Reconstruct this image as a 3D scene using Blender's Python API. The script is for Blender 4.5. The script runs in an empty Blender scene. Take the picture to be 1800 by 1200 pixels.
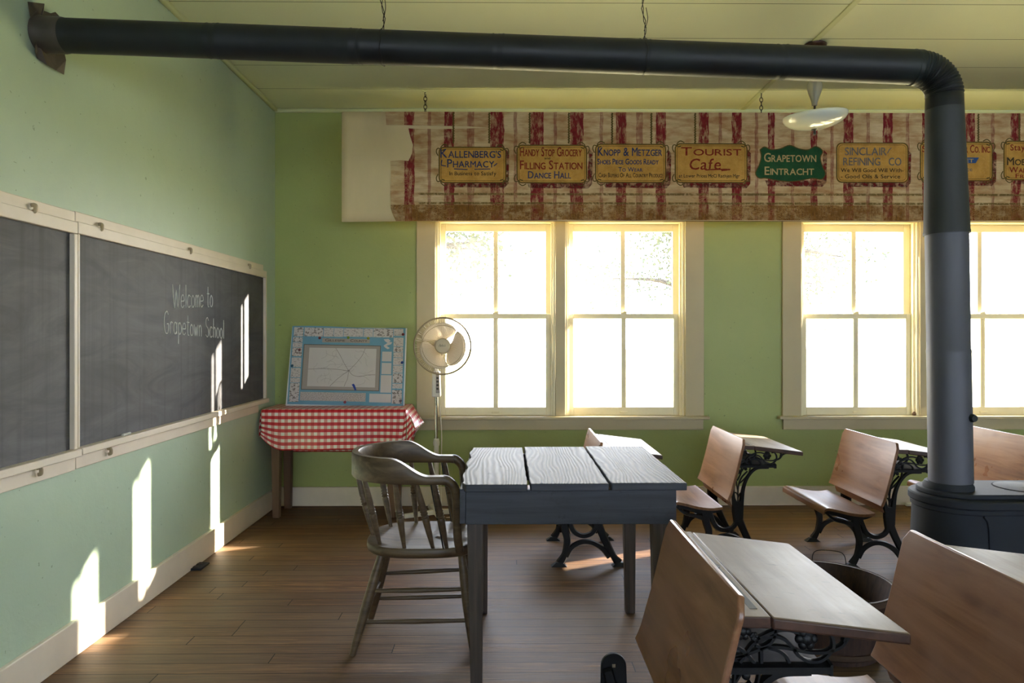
import bpy, bmesh, math, random
from mathutils import Vector, Matrix
random.seed(7)
S = bpy.context.scene
COL = S.collection
R = math.radians

# ------------------------------------------------------------------ camera
F = 1200.0                       # focal length in pixels of an 1800x1200 picture
CZ = 1.315
PSI = math.atan(10 / 1200)
cam_d = bpy.data.cameras.new('camera')
cam = bpy.data.objects.new('camera', cam_d)
COL.objects.link(cam)
cam.location = (0, 0, CZ)
cam.rotation_euler = (R(90), 0, -PSI)
cam_d.sensor_width = 36
cam_d.lens = 24
cam_d.shift_y = -12 / 1800
cam_d.clip_start = 0.05
S.camera = cam

def P(px, py, Y=None, X=None, Z=None):
    """the point of the place seen at a pixel, on a plane Y, X or Z = const"""
    a, b = (px - 900) / F, (588 - py) / F
    d = Vector((math.sin(PSI) + a * math.cos(PSI), math.cos(PSI) - a * math.sin(PSI), b))
    if Y is not None: k = Y / d.y
    elif X is not None: k = X / d.x
    else: k = (Z - CZ) / d.z
    return Vector((d.x * k, d.y * k, CZ + d.z * k))

# ------------------------------------------------------------------ object helpers
def tag(o, label=None, cat=None, group=None, kind=None):
    if label: o['label'] = label
    if cat: o['category'] = cat
    if group: o['group'] = group
    if kind: o['kind'] = kind
    return o

def thing(name, loc, label, cat, group=None, kind=None):
    o = bpy.data.objects.new(name, None)
    COL.objects.link(o)
    o.location = loc
    o.empty_display_size = 0.05
    return tag(o, label, cat, group, kind)

def origin_of(o):
    while o.parent: o = o.parent
    return Vector(o.location)

def dup(root, loc, label, scale=1.0, skip=()):
    r = root.copy(); COL.objects.link(r)
    r.location = loc; r.scale = (scale,) * 3
    r['label'] = label
    for ch in root.children:
        if ch.name.split('.')[0] in skip: continue
        c = ch.copy(); COL.objects.link(c); c.parent = r
        for g in ch.children:
            d = g.copy(); COL.objects.link(d); d.parent = c
    return r

def smooth_path(pts, n=8):
    """Catmull-Rom through points of any dimension"""
    pts = [Vector(p) for p in pts]
    if len(pts) < 3: return pts
    out = []
    e = [pts[0] * 2 - pts[1]] + pts + [pts[-1] * 2 - pts[-2]]
    for i in range(1, len(e) - 2):
        p0, p1, p2, p3 = e[i - 1:i + 3]
        for k in range(n):
            t = k / n
            out.append(0.5 * (2 * p1 + (p2 - p0) * t + (2 * p0 - 5 * p1 + 4 * p2 - p3) * t * t + (3 * p1 - p0 - 3 * p2 + p3) * t ** 3))
    out.append(pts[-1])
    return out

class MB:
    def __init__(s): s.v, s.f, s.uv = [], [], None
    def add(s, vs, fs):
        o = len(s.v); s.v += [Vector(v) for v in vs]; s.f += [tuple(i + o for i in f) for f in fs]; return s
    def box(s, x0, x1, y0, y1, z0, z1):
        vs = [(x, y, z) for x in (x0, x1) for y in (y0, y1) for z in (z0, z1)]
        return s.add(vs, [(0, 1, 3, 2), (4, 6, 7, 5), (0, 4, 5, 1), (2, 3, 7, 6), (0, 2, 6, 4), (1, 5, 7, 3)])
    def hexa(s, bottom, top):
        return s.add(list(bottom) + list(top), [(3, 2, 1, 0), (4, 5, 6, 7), (0, 1, 5, 4), (1, 2, 6, 5), (2, 3, 7, 6), (3, 0, 4, 7)])
    def tube(s, path, r, n=10, cap=True, flat=1.0, up=None, closed=False):
        path = [Vector(p) for p in path]
        m = len(path)
        rs = list(r) if isinstance(r, (list, tuple)) else [r] * m
        t0 = (path[1] - path[0]).normalized()
        u = Vector(up) if up else (Vector((0, 0, 1)) if abs(t0.z) < 0.9 else Vector((1, 0, 0)))
        u = (u - t0 * u.dot(t0)).normalized()
        vs, fs = [], []
        for i, p in enumerate(path):
            if closed: t = path[(i + 1) % m] - path[i - 1]
            else: t = path[min(i + 1, m - 1)] - path[max(i - 1, 0)]
            t.normalize()
            u = u - t * u.dot(t)
            u.normalize()
            w = t.cross(u)
            for k in range(n):
                a = 2 * math.pi * k / n
                vs.append(p + u * math.cos(a) * rs[i] + w * math.sin(a) * rs[i] * flat)
        last = m if closed else m - 1
        for i in range(last):
            j = (i + 1) % m
            for k in range(n):
                k2 = (k + 1) % n
                fs.append((i * n + k, i * n + k2, j * n + k2, j * n + k))
        if cap and not closed:
            fs.append(tuple(range(n - 1, -1, -1)))
            fs.append(tuple((m - 1) * n + k for k in range(n)))
        return s.add(vs, fs)
    def lathe(s, p0, p1, prof, n=14, cap=True):
        """prof: (t along p0->p1, radius)"""
        p0, p1 = Vector(p0), Vector(p1)
        ax = (p1 - p0).normalized()
        u = Vector((0, 0, 1)) if abs(ax.z) < 0.9 else Vector((1, 0, 0))
        u = (u - ax * u.dot(ax)).normalized(); w = ax.cross(u)
        vs, fs = [], []
        for t, r in prof:
            c = p0 + (p1 - p0) * t
            for k in range(n):
                a = 2 * math.pi * k / n
                vs.append(c + u * math.cos(a) * r + w * math.sin(a) * r)
        for i in range(len(prof) - 1):
            for k in range(n):
                k2 = (k + 1) % n
                fs.append((i * n + k, i * n + k2, (i + 1) * n + k2, (i + 1) * n + k))
        if cap:
            fs.append(tuple(range(n - 1, -1, -1)))
            fs.append(tuple((len(prof) - 1) * n + k for k in range(n)))
        return s.add(vs, fs)
    def strip(s, pts, w, y0, y1, n=8, raw=False):
        """a flat bar of width w following a path in the XZ plane, from y0 to y1"""
        p = [Vector((a[0], a[1])) for a in pts]
        p = p if raw else smooth_path(p, n)
        m = len(p)
        if isinstance(w, (list, tuple)):
            ws = []
            for i in range(m):
                q = i / (m - 1) * (len(w) - 1); a = int(q); b = min(a + 1, len(w) - 1)
                ws.append(w[a] + (w[b] - w[a]) * (q - a))
        else: ws = [w] * m
        vs, fs = [], []
        ym, e = (y0 + y1) / 2, 0.3
        for i in range(m):
            t = (p[min(i + 1, m - 1)] - p[max(i - 1, 0)]).normalized()
            nn = Vector((-t.y, t.x))
            h = ws[i] / 2
            for (k, y) in ((-1, ym), (-1 + e, y0), (1 - e, y0), (1, ym), (1 - e, y1), (-1 + e, y1)):
                q = p[i] + nn * h * k
                vs.append((q.x, y, q.y))
        for i in range(m - 1):
            for k in range(6):
                k2 = (k + 1) % 6
                fs.append((i * 6 + k, i * 6 + k2, (i + 1) * 6 + k2, (i + 1) * 6 + k))
        fs.append((5, 4, 3, 2, 1, 0)); fs.append(tuple((m - 1) * 6 + k for k in range(6)))
        return s.add(vs, fs)
    def prism(s, poly, m0, m1):
        """polygon (u,v) list mapped by m0(u,v) on one side and m1(u,v) on the other"""
        n = len(poly)
        vs = [m0(*p) for p in poly] + [m1(*p) for p in poly]
        fs = [tuple(range(n - 1, -1, -1)), tuple(range(n, 2 * n))]
        fs += [(i, (i + 1) % n, n + (i + 1) % n, n + i) for i in range(n)]
        return s.add(vs, fs)
    def grid(s, fn, nu, nv):
        vs = [fn(i / nu, j / nv) for i in range(nu + 1) for j in range(nv + 1)]
        fs = [(i * (nv + 1) + j, (i + 1) * (nv + 1) + j, (i + 1) * (nv + 1) + j + 1, i * (nv + 1) + j + 1) for i in range(nu) for j in range(nv)]
        return s.add(vs, fs)
    def ball(s, c, r, nu=12, nv=8, sq=(1, 1, 1)):
        c = Vector(c)
        vs, fs = [c + Vector((0, 0, r * sq[2]))], []
        for j in range(1, nv):
            th = math.pi * j / nv
            for k in range(nu):
                a = 2 * math.pi * k / nu
                vs.append(c + Vector((math.sin(th) * math.cos(a) * r * sq[0], math.sin(th) * math.sin(a) * r * sq[1], math.cos(th) * r * sq[2])))
        vs.append(c - Vector((0, 0, r * sq[2])))
        for k in range(nu):
            k2 = (k + 1) % nu
            fs.append((0, 1 + k, 1 + k2))
            for j in range(nv - 2):
                fs.append((1 + j * nu + k, 1 + (j + 1) * nu + k, 1 + (j + 1) * nu + k2, 1 + j * nu + k2))
            fs.append((len(vs) - 1, 1 + (nv - 2) * nu + k2, 1 + (nv - 2) * nu + k))
        return s.add(vs, fs)
    def build(s, name, mat, parent=None, origin=None, bevel=0, smooth=40, solid=0, normals=True):
        o0 = origin_of(parent) if parent else Vector(origin or (0, 0, 0))
        me = bpy.data.meshes.new(name)
        me.from_pydata([tuple(v - o0) for v in s.v], [], s.f)
        if s.uv:
            l = me.uv_layers.new(name='UVMap')
            for lp in me.loops: l.data[lp.index].uv = s.uv[lp.vertex_index]
        if normals:
            bm = bmesh.new(); bm.from_mesh(me)
            bmesh.ops.recalc_face_normals(bm, faces=bm.faces)
            bm.to_mesh(me); bm.free()
        me.materials.append(mat)
        if smooth:
            me.shade_smooth(); me.set_sharp_from_angle(angle=R(smooth))
        o = bpy.data.objects.new(name, me)
        COL.objects.link(o)
        if parent: o.parent = parent
        else: o.location = o0
        if bevel:
            b = o.modifiers.new('bevel', 'BEVEL'); b.width = bevel; b.segments = 2; b.limit_method = 'ANGLE'; b.angle_limit = R(40)
        if solid:
            b = o.modifiers.new('solid', 'SOLIDIFY'); b.thickness = solid; b.offset = 0
        return o

# ------------------------------------------------------------------ materials
def lin(c):
    f = lambda x: (x / 12.92 if x <= 0.04045 else ((x + 0.055) / 1.055) ** 2.4)
    return tuple(f(v / 255) for v in c) + (1,)

class NT:
    """small wrapper that adds nodes to a material's tree"""
    def __init__(s, name):
        s.m = bpy.data.materials.new(name); s.m.use_nodes = True
        s.t = s.m.node_tree; s.b = s.t.nodes['Principled BSDF']
        s.out = s.t.nodes['Material Output']
    def n(s, typ, **kw):
        x = s.t.nodes.new('ShaderNode' + typ)
        for k, v in kw.items():
            if k in x.inputs: s.set(x.inputs[k], v)
            else: setattr(x, k, v)
        return x
    def set(s, sock, v):
        if isinstance(v, bpy.types.NodeSocket): s.t.links.new(v, sock)
        else: sock.default_value = v
    def coord(s, kind='Object', scale=(1, 1, 1), rnd=False, loc=(0, 0, 0)):
        c = s.n('TexCoord').outputs[kind]
        mp = s.n('Mapping'); s.set(mp.inputs['Vector'], c); mp.inputs['Scale'].default_value = scale; mp.inputs['Location'].default_value = loc
        if rnd:
            oi = s.n('ObjectInfo').outputs['Random']
            v = s.n('CombineXYZ'); 
            for k, mul in zip('XYZ', (17.0, 29.0, 11.0)):
                s.set(v.inputs[k], s.math('MULTIPLY', oi, mul))
            s.set(mp.inputs['Location'], v.outputs[0])
        return mp.outputs['Vector']
    def math(s, op, a, b=0.0, c=0.0, clamp=False):
        x = s.n('Math', operation=op); x.use_clamp = clamp
        s.set(x.inputs[0], a); s.set(x.inputs[1], b); s.set(x.inputs[2], c)
        return x.outputs[0]
    def noise(s, vec, scale=5, detail=4, rough=0.55, dist=0.0, out='Fac'):
        x = s.n('TexNoise', Vector=vec, Scale=float(scale), Detail=float(detail), Roughness=rough, Distortion=dist)
        return x.outputs[out]
    def ramp(s, fac, stops, interp='LINEAR'):
        x = s.n('ValToRGB'); s.set(x.inputs['Fac'], fac); cr = x.color_ramp; cr.interpolation = interp
        while len(cr.elements) < len(stops): cr.elements.new(0.5)
        for e, (p, c) in zip(cr.elements, stops):
            e.position = p; e.color = c if len(c) == 4 else tuple(c) + (1,)
        return x.outputs['Color']
    def rampf(s, fac, stops, interp='LINEAR'):
        return s.ramp(fac, [(p, (v, v, v, 1)) for p, v in stops], interp)
    def mix(s, fac, a, b, mode='MIX'):
        x = s.n('Mix', data_type='RGBA', blend_type=mode)
        s.set(x.inputs[0], fac); s.set(x.inputs[6], a); s.set(x.inputs[7], b)
        return x.outputs[2]
    def sep(s, vec):
        x = s.n('SeparateXYZ', Vector=vec); return x.outputs
    def bump(s, h, strength=0.3, dist=0.01):
        x = s.n('Bump', Strength=strength, Distance=dist, Height=h)
        s.set(s.b.inputs['Normal'], x.outputs[0])
    def done(s, color=None, rough=None, metal=0.0, spec=0.5, coat=0.0, coat_rough=0.2):
        if color is not None: s.set(s.b.inputs['Base Color'], color)
        if rough is not None: s.set(s.b.inputs['Roughness'], rough)
        s.b.inputs['Metallic'].default_value = metal
        s.b.inputs['Specular IOR Level'].default_value = spec
        s.b.inputs['Coat Weight'].default_value = coat
        s.b.inputs['Coat Roughness'].default_value = coat_rough
        return s.m

def plain(name, c, rough=0.5, metal=0.0, spec=0.5, var=0.08, scale=8, bump=0.0, c2=None, kind='Object', stretch=(1, 1, 1)):
    m = NT(name); v = m.coord(kind, stretch)
    n = m.noise(v, scale, 5)
    a = lin(c)
    b = lin(c2) if c2 else tuple(x * (1 - var * 2) for x in a[:3]) + (1,)
    col = m.ramp(n, [(0.3, b), (0.7, a)])
    if bump: m.bump(m.noise(v, scale * 4, 4), bump, 0.004)
    return m.done(col, rough, metal, spec)

def mat_wall(name, c, c2):
    m = NT(name); v = m.coord('Object')
    n = m.noise(v, 1.6, 5, 0.6)
    col = m.ramp(n, [(0.3, lin(c2)), (0.7, lin(c))])
    sp = m.noise(v, 40, 2, 0.5)
    col = m.mix(m.math('MULTIPLY', m.math('GREATER_THAN', sp, 0.735), 0.45), col, lin((95, 105, 75)))
    h = m.math('ADD', m.noise(v, 9, 5, 0.6), m.math('MULTIPLY', m.noise(v, 90, 3), 0.15))
    m.bump(h, 0.25, 0.01)
    return m.done(col, 0.42, 0, 0.35)

M = {}
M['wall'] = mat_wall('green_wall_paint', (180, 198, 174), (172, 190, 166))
M['wall_far'] = mat_wall('green_wall_paint_warm_lit', (166, 176, 110), (158, 168, 102))  # same green paint, with the far wall's warm glow put into its colour
M['trim'] = plain('cream_trim_paint', (224, 210, 190), 0.4, 0, 0.4, 0.05, 6, 0.05)
M['sash'] = plain('cream_sash_paint', (240, 230, 196), 0.4, 0, 0.4, 0.03, 6)
M['casing'] = plain('casing_paint', (198, 184, 148), 0.45, 0, 0.35, 0.04, 4)
M['iron'] = plain('black_cast_iron', (15, 15, 17), 0.5, 0.0, 0.35, 0.2, 30, 0.15)
M['stove'] = plain('stove_iron', (38, 42, 50), 0.72, 0.0, 0.25, 0.25, 5, 0.12, c2=(34, 33, 36))
M['steel_shelf'] = plain('grey_shelf_metal', (105, 104, 112), 0.45, 0.3, 0.5, 0.1, 20)
M['chrome'] = plain('chrome', (210, 208, 200), 0.15, 1.0, 0.5, 0.02)
M['plastic'] = plain('white_plastic', (226, 218, 204), 0.35, 0, 0.5, 0.03)
M['blade'] = plain('cream_blade', (225, 214, 196), 0.35, 0, 0.5, 0.02)
M['grille'] = plain('grille_wire', (158, 144, 116), 0.4, 0.2, 0.5, 0.03)
M['dark'] = plain('dark_plastic', (60, 55, 48), 0.4)
M['black'] = plain('black_paint', (14, 14, 16), 0.5)
M['soot'] = plain('soot_black', (12, 12, 13), 0.9, 0, 0.1)
M['badge'] = plain('fan_badge', (210, 190, 156), 0.4, 0, 0.4, 0.03)
M['wire'] = plain('rusty_wire', (38, 34, 30), 0.6, 0.3)
M['bronze'] = plain('bronze_canopy', (88, 62, 48), 0.35, 0.7, 0.5, 0.3, 40, c2=(40, 28, 24))
M['linen'] = plain('linen', (226, 204, 160), 0.9, 0, 0.1, 0.08, 3, 0.1, stretch=(1, 1, .35))
M['clip'] = plain('clip_metal', (168, 152, 122), 0.45, 0.3)
M['chalk'] = plain('white_chalk', (205, 205, 200), 0.95, 0, 0.1, 0.1, 60)
M['foam'] = plain('white_foam_board', (225, 225, 225), 0.6)
M['tablewood'] = plain('side_table_wood', (112, 84, 64), 0.5, 0, 0.4, 0.15, 5, 0.1, stretch=(6, 6, .6))
M['baskethoop'] = plain('basket_hoop', (78, 58, 44), 0.7, 0, 0.3, 0.15, 9)
M['lid'] = plain('stove_lid', (58, 58, 60), 0.7, 0.0, 0.3, 0.2, 12, 0.1)

# ceiling boards
m = NT('ceiling_boards'); v = m.coord('Object'); x = m.sep(v)
fr = m.math('FRACT', m.math('DIVIDE', m.math('SUBTRACT', x[1], 3.57 - 0.42 * 12 + 0.0), 0.42))
line = m.math('LESS_THAN', m.math('ABSOLUTE', m.math('SUBTRACT', fr, 0.5)), 0.494)
col = m.ramp(m.noise(v, 1.2, 4), [(0.3, lin((214, 218, 182))), (0.7, lin((220, 224, 188)))])
col = m.mix(line, lin((84, 98, 56)), col)
m.bump(m.math('ADD', line, m.math('MULTIPLY', m.noise(v, 12, 3), 0.05)), 0.4, 0.006)
M['ceiling'] = m.done(col, 0.55, 0, 0.3)
M['crown'] = plain('ceiling_trim_paint', (204, 208, 160), 0.5, 0, 0.3, 0.03, 4)

# floor boards, running along X
m = NT('floor_boards'); v = m.coord('Object'); x = m.sep(v)
W_ = 0.083
row = m.math('FLOOR', m.math('DIVIDE', x[1], W_))
fy = m.math('FRACT', m.math('DIVIDE', x[1], W_))
wn = m.n('TexWhiteNoise', noise_dimensions='1D'); m.set(wn.inputs['W'], row); rr = wn.outputs['Value']
xs = m.math('ADD', x[0], m.math('MULTIPLY', rr, 7.3))
fx = m.math('FRACT', m.math('DIVIDE', xs, 2.6))
cx = m.n('CombineXYZ'); m.set(cx.inputs[0], m.math('FLOOR', m.math('DIVIDE', xs, 2.6))); m.set(cx.inputs[1], row)
wn2 = m.n('TexWhiteNoise', noise_dimensions='3D'); m.set(wn2.inputs['Vector'], cx.outputs[0]); pr = wn2.outputs['Value']
gv = m.n('CombineXYZ'); m.set(gv.inputs[0], m.math('MULTIPLY', x[0], 1.6)); m.set(gv.inputs[1], m.math('MULTIPLY', x[1], 46.0)); m.set(gv.inputs[2], m.math('MULTIPLY', pr, 31.0))
g = m.noise(gv.outputs[0], 2.2, 6, 0.6, 1.2)
col = m.ramp(g, [(0.25, lin((48, 30, 19))), (0.5, lin((100, 68, 43))), (0.70, lin((152, 112, 76)))])
col = m.mix(m.math('MULTIPLY', pr, 0.6), col, lin((92, 74, 58)))
wn3 = m.n('TexWhiteNoise', noise_dimensions='1D'); m.set(wn3.inputs['W'], m.math('ADD', pr, row))
col = m.mix(m.math('MULTIPLY', wn3.outputs['Value'], 0.40), col, lin((52, 36, 25)))
big = m.noise(v, 0.9, 3)
col = m.mix(m.rampf(big, [(0.4, 0.0), (0.7, 0.35)]), col, lin((150, 128, 102)))
gap = m.math('MULTIPLY', m.math('GREATER_THAN', fy, 0.045), m.math('GREATER_THAN', fx, 0.0016))
col = m.mix(gap, lin((34, 24, 16)), col)
ro = m.math('ADD', 0.42, m.math('MULTIPLY', g, 0.32))
m.bump(m.math('ADD', m.math('MULTIPLY', gap, 0.6), m.math('MULTIPLY', g, 0.8)), 0.6, 0.004)
M['floor'] = m.done(col, ro, 0, 0.2)

# slate
m = NT('slate'); v = m.coord('Object', (1, 1, 1))
a = m.noise(m.coord('Object', (1, 1.0, 3.4)), 2.2, 6, 0.65, 1.2)
b = m.noise(m.coord('Object', (1, 16, 0.35)), 1.2, 5, 0.6)
col = m.ramp(a, [(0.25, lin((56, 56, 59))), (0.75, lin((92, 91, 94)))])
col = m.mix(m.rampf(b, [(0.52, 0), (0.72, 0.5)]), col, lin((50, 48, 48)))
M['slate'] = m.done(col, 0.6, 0, 0.35)

def mat_wood(name, dark, mid, light, rough=(0.2, 0.35), axis='Y', freq=7.0, spec=0.5, patch=None, scratches=None):
    m = NT(name)
    sc = {'Y': (freq, 0.7, freq), 'X': (0.7, freq, freq), 'Z': (freq, freq, 0.6)}[axis]
    v = m.coord('Object', sc, rnd=True); v2 = m.coord('Object', (1, 1, 1), rnd=True)
    g = m.noise(v, 3.0, 6, 0.6, 0.6); p = m.noise(v2, 4.0, 3)
    col = m.ramp(g, [(0.28, lin(dark)), (0.5, lin(mid)), (0.75, lin(light))])
    if patch: col = m.mix(m.rampf(p, [(0.42, 0.0), (0.68, 0.75)]), col, lin(patch))
    if scratches:
        s_ = m.noise(m.coord('Object', (9, 26, 9), rnd=True), 3, 5, 0.7)
        col = m.mix(m.rampf(s_, [(0.60, 0), (0.68, 0.55)]), col, lin(scratches))
    r_ = m.math('ADD', rough[0], m.math('MULTIPLY', p, rough[1] - rough[0]))
    m.bump(g, 0.08, 0.003)
    return m.done(col, r_, 0, spec)

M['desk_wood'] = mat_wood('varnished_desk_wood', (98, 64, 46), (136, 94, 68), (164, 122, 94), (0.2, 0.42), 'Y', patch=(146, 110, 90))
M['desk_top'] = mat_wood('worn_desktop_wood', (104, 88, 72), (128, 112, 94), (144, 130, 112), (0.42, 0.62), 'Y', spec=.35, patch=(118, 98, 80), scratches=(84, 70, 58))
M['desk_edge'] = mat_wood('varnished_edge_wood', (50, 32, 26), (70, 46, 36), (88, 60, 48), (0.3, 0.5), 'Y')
M['seat_wood'] = mat_wood('seat_wood', (96, 62, 40), (128, 90, 60), (150, 112, 78), (0.34, 0.55), 'Y', spec=.4, patch=(120, 84, 58))
M['chair_wood'] = mat_wood('dark_oak_chair_wood', (64, 50, 36), (88, 70, 50), (112, 92, 68), (0.38, 0.55), 'X', freq=12)
M['table_leg'] = mat_wood('weathered_leg_wood', (52, 44, 40), (76, 64, 56), (98, 86, 76), (0.5, 0.7), 'Z', freq=12)
M['apron'] = mat_wood('blue_grey_painted_apron', (36, 38, 44), (52, 54, 62), (64, 66, 74), (0.5, 0.7), 'X', freq=14, scratches=(34, 34, 38))
M['basket'] = mat_wood('basket_staves', (42, 29, 24), (62, 43, 35), (78, 56, 46), (0.6, 0.8), 'Z', freq=22)

# weathered table planks, grain along Y
m = NT('weathered_planks'); v = m.coord('Object', (1, 0.22, 1), rnd=True)
w = m.n('TexWave', wave_type='BANDS', bands_direction='X', Scale=19.0, Distortion=34.0, Detail=2.6)
w.inputs['Detail Scale'].default_value = 0.33; w.inputs['Detail Roughness'].default_value = 0.35; m.set(w.inputs['Vector'], v)
wv = w.outputs['Fac']
n2 = m.noise(m.coord('Object', (30, 4, 30), rnd=True), 2, 5, 0.6)
col = m.ramp(wv, [(0.0, lin((62, 56, 50))), (0.25, lin((92, 85, 77))), (0.9, lin((122, 115, 106)))])
col = m.mix(m.rampf(n2, [(0.55, 0), (0.75, 0.7)]), col, lin((64, 56, 50)))
kn = m.noise(m.coord('Object', (9, 5, 9), rnd=True), 3, 2)
col = m.mix(m.rampf(kn, [(0.68, 0), (0.74, 0.8)]), col, lin((40, 34, 30)))
m.bump(m.math('ADD', wv, m.math('MULTIPLY', n2, 0.8)), 0.4, 0.003)
M['plank'] = m.done(col, 0.62, 0, 0.22)

# gingham oilcloth
m = NT('red_gingham_oilcloth'); uv = m.coord('UV'); x = m.sep(uv); PER = 0.047
bu = m.math('GREATER_THAN', m.math('FRACT', m.math('DIVIDE', x[0], PER)), 0.5)
bv = m.math('GREATER_THAN', m.math('FRACT', m.math('DIVIDE', x[1], PER)), 0.5)
sm = m.math('ADD', m.math('MULTIPLY', bu, 0.42), m.math('MULTIPLY', bv, 0.58))
col = m.ramp(sm, [(0.0, lin((236, 228, 216))), (0.4, lin((218, 146, 136))), (0.56, lin((206, 50, 56))), (0.95, lin((186, 14, 34)))], 'CONSTANT')
M['gingham'] = m.done(col, 0.32, 0, 0.5)
M['cloth_back'] = plain('cloth_underside', (214, 176, 172), 0.8)

# painted canvas of the advertising curtain (object coordinates = world X, Z on the cloth)
BX0 = 0.0
def stripes(m, xs, items):
    """items: (x0, x1, strength) in metres; constant ramp over x in [-1.4, 4.6]"""
    lo, hi = -1.4, 4.6
    stops = [(0.0, 0.0)]
    for a, b, s_ in items:
        stops += [((a - lo) / (hi - lo), s_), ((b - lo) / (hi - lo), 0.0)]
    return m.rampf(m.math('DIVIDE', m.math('SUBTRACT', xs, lo), hi - lo), stops, 'CONSTANT')
BY = 4.83
pxX = lambda px: P(px, 300, Y=BY).x
m = NT('painted_canvas'); v = m.coord('Object'); x = m.sep(m.coord('Object', loc=(pxX(1200), 0, P(900, 388, Y=BY).z)))
wob = m.math('MULTIPLY', m.math('SUBTRACT', m.noise(m.coord('Object', (6, 1, 4)), 3, 4), 0.5), 0.022)
xs = m.math('ADD', x[0], wob)
wide = [(710, 727), (775, 795), (857, 880), (932, 950), (1001, 1023), (1078, 1100), (1148, 1166), (1224, 1241), (1285, 1302), (1348, 1359), (1425, 1434), (1480, 1496), (1548, 1565)]
wide2 = [(1619, 1634), (1692, 1711), (1773, 1791)]
thin = [(747, 755), (819, 830), (900, 907), (972, 978), (1050, 1057), (1118, 1125), (1262, 1268), (1322, 1328), (1390, 1396), (1456, 1464), (1520, 1528), (1590, 1597)]
thin2 = [(1740, 1746), (1665, 1670)]
S1 = stripes(m, xs, [(pxX(a), pxX(b), 1.0) for a, b in wide])
S2 = stripes(m, xs, [(pxX(a), pxX(b), 0.6) for a, b in thin])
S3 = stripes(m, xs, [(pxX(a), pxX(b), 1.0) for a, b in sorted(wide2)])
S4 = stripes(m, xs, [(pxX(a), pxX(b), 0.6) for a, b in sorted(thin2)])
st = m.math('MAXIMUM', m.math('MAXIMUM', S1, S2), m.math('MAXIMUM', S3, S4))
wear = m.noise(m.coord('Object', (9, 1, 3)), 4, 7, 0.7)
wmask = m.rampf(wear, [(0.38, 0.25), (0.52, 1.0)])
canvas = m.ramp(m.noise(m.coord('Object', (1, 1, 3)), 3, 6, 0.65), [(0.3, lin((178, 148, 108))), (0.5, lin((206, 178, 136))), (0.7, lin((222, 196, 156)))])
stain = m.noise(m.coord('Object', (2.2, 1, 7)), 2.5, 5, 0.6)
canvas = m.mix(m.rampf(stain, [(0.44, 0.0), (0.66, 0.75)]), canvas, lin((160, 106, 58)))
fine = m.noise(m.coord('Object', (1.5, 1, 60)), 3, 3, 0.6)
canvas = m.mix(m.rampf(fine, [(0.5, 0.0), (0.7, 0.35)]), canvas, lin((136, 104, 70)))
red = m.ramp(m.noise(v, 30, 4), [(0.3, lin((112, 30, 36))), (0.7, lin((136, 46, 46)))])
col = m.mix(m.math('MULTIPLY', st, wmask), canvas, red)
# lower bands
zz = x[2]
def band(z0, z1):
    return m.math('MULTIPLY', m.math('GREATER_THAN', zz, z0), m.math('LESS_THAN', zz, z1))
zpx = lambda py: P(900, py, Y=BY).z
olive = lin((104, 84, 40))
wear2 = m.rampf(m.noise(m.coord('Object', (10, 1, 6)), 4, 6, 0.7), [(0.38, 0.1), (0.5, 0.9)])
right_of = m.math('GREATER_THAN', xs, pxX(736))
b1 = m.math('MAXIMUM', band(zpx(343), zpx(339)), band(zpx(359), zpx(355)))
col = m.mix(m.math('MULTIPLY', m.math('MULTIPLY', b1, wear2), right_of), col, olive)
b2 = m.math('LESS_THAN', zz, zpx(360))
brown = m.ramp(m.noise(m.coord('Object', (40, 1, 5)), 3, 6, 0.7), [(0.35, lin((96, 62, 28))), (0.6, lin((138, 94, 42)))])
bm_ = m.math('MULTIPLY', b2, m.rampf(m.math('ADD', m.math('MULTIPLY', m.noise(m.coord('Object', (3, 1, 4)), 4, 7, 0.75), .6), m.math('MULTIPLY', m.noise(m.coord('Object', (1, 1, 1)), 1.6, 3), .4)), [(0.40, 0.15), (0.53, 0.97)]))
col = m.mix(bm_, col, brown)
crk = m.noise(m.coord('Object', (5, 1, 9)), 5, 6, 0.7, 1.5)
ck = m.rampf(m.math('ABSOLUTE', m.math('SUBTRACT', crk, 0.5)), [(0.0, 1.0), (0.010, .7), (0.022, 0.0)])
ck = m.math('MULTIPLY', ck, m.rampf(m.noise(m.coord('Object', (1.4, 1, 2.5)), 3, 2), [(.4, 0), (.58, 1)]))
low = m.rampf(zz, [(0.0, 1), (1, 1)])
lowm = m.math('LESS_THAN', zz, zpx(300))
col = m.mix(m.math('MULTIPLY', m.math('MULTIPLY', ck, lowm), 0.85), col, lin((206, 166, 112)))
M['canvas'] = m.done(col, 0.85, 0, 0.15)

def mat_sign(name, c, c2, worn):
    m = NT(name); v = m.coord('Object')
    col = m.ramp(m.noise(v, 9, 6, 0.65), [(0.3, lin(c2)), (0.65, lin(c))])
    crk = m.noise(m.coord('Object', (5, 1, 9)), 5, 6, 0.7, 1.5)
    ck = m.rampf(m.math('ABSOLUTE', m.math('SUBTRACT', crk, 0.5)), [(0.0, 0.6), (0.01, 0.0)])
    col = m.mix(ck, col, lin(worn))
    return m.done(col, 0.8, 0, 0.2)
M['ochre'] = mat_sign('ochre_sign_paint', (206, 156, 76), (172, 124, 54), (228, 188, 122))
M['green_sign'] = mat_sign('green_sign_paint', (38, 84, 50), (27, 64, 40), (74, 102, 62))
M['olive'] = mat_sign('olive_border_paint', (98, 82, 38), (74, 62, 30), (150, 124, 70))
def worn_ink(name, c, amt=0.45):
    m = NT(name); v = m.coord('Object')
    w = m.rampf(m.noise(v, 45, 5, 0.7), [(0.5, 0.0), (0.66, amt)])
    return m.done(m.mix(w, lin(c), lin((160, 120, 62))), 0.8, 0, 0.2)
M['ink_blue'] = worn_ink('blue_lettering', (44, 56, 96))
M['ink_red'] = worn_ink('red_lettering', (128, 38, 26))
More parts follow.
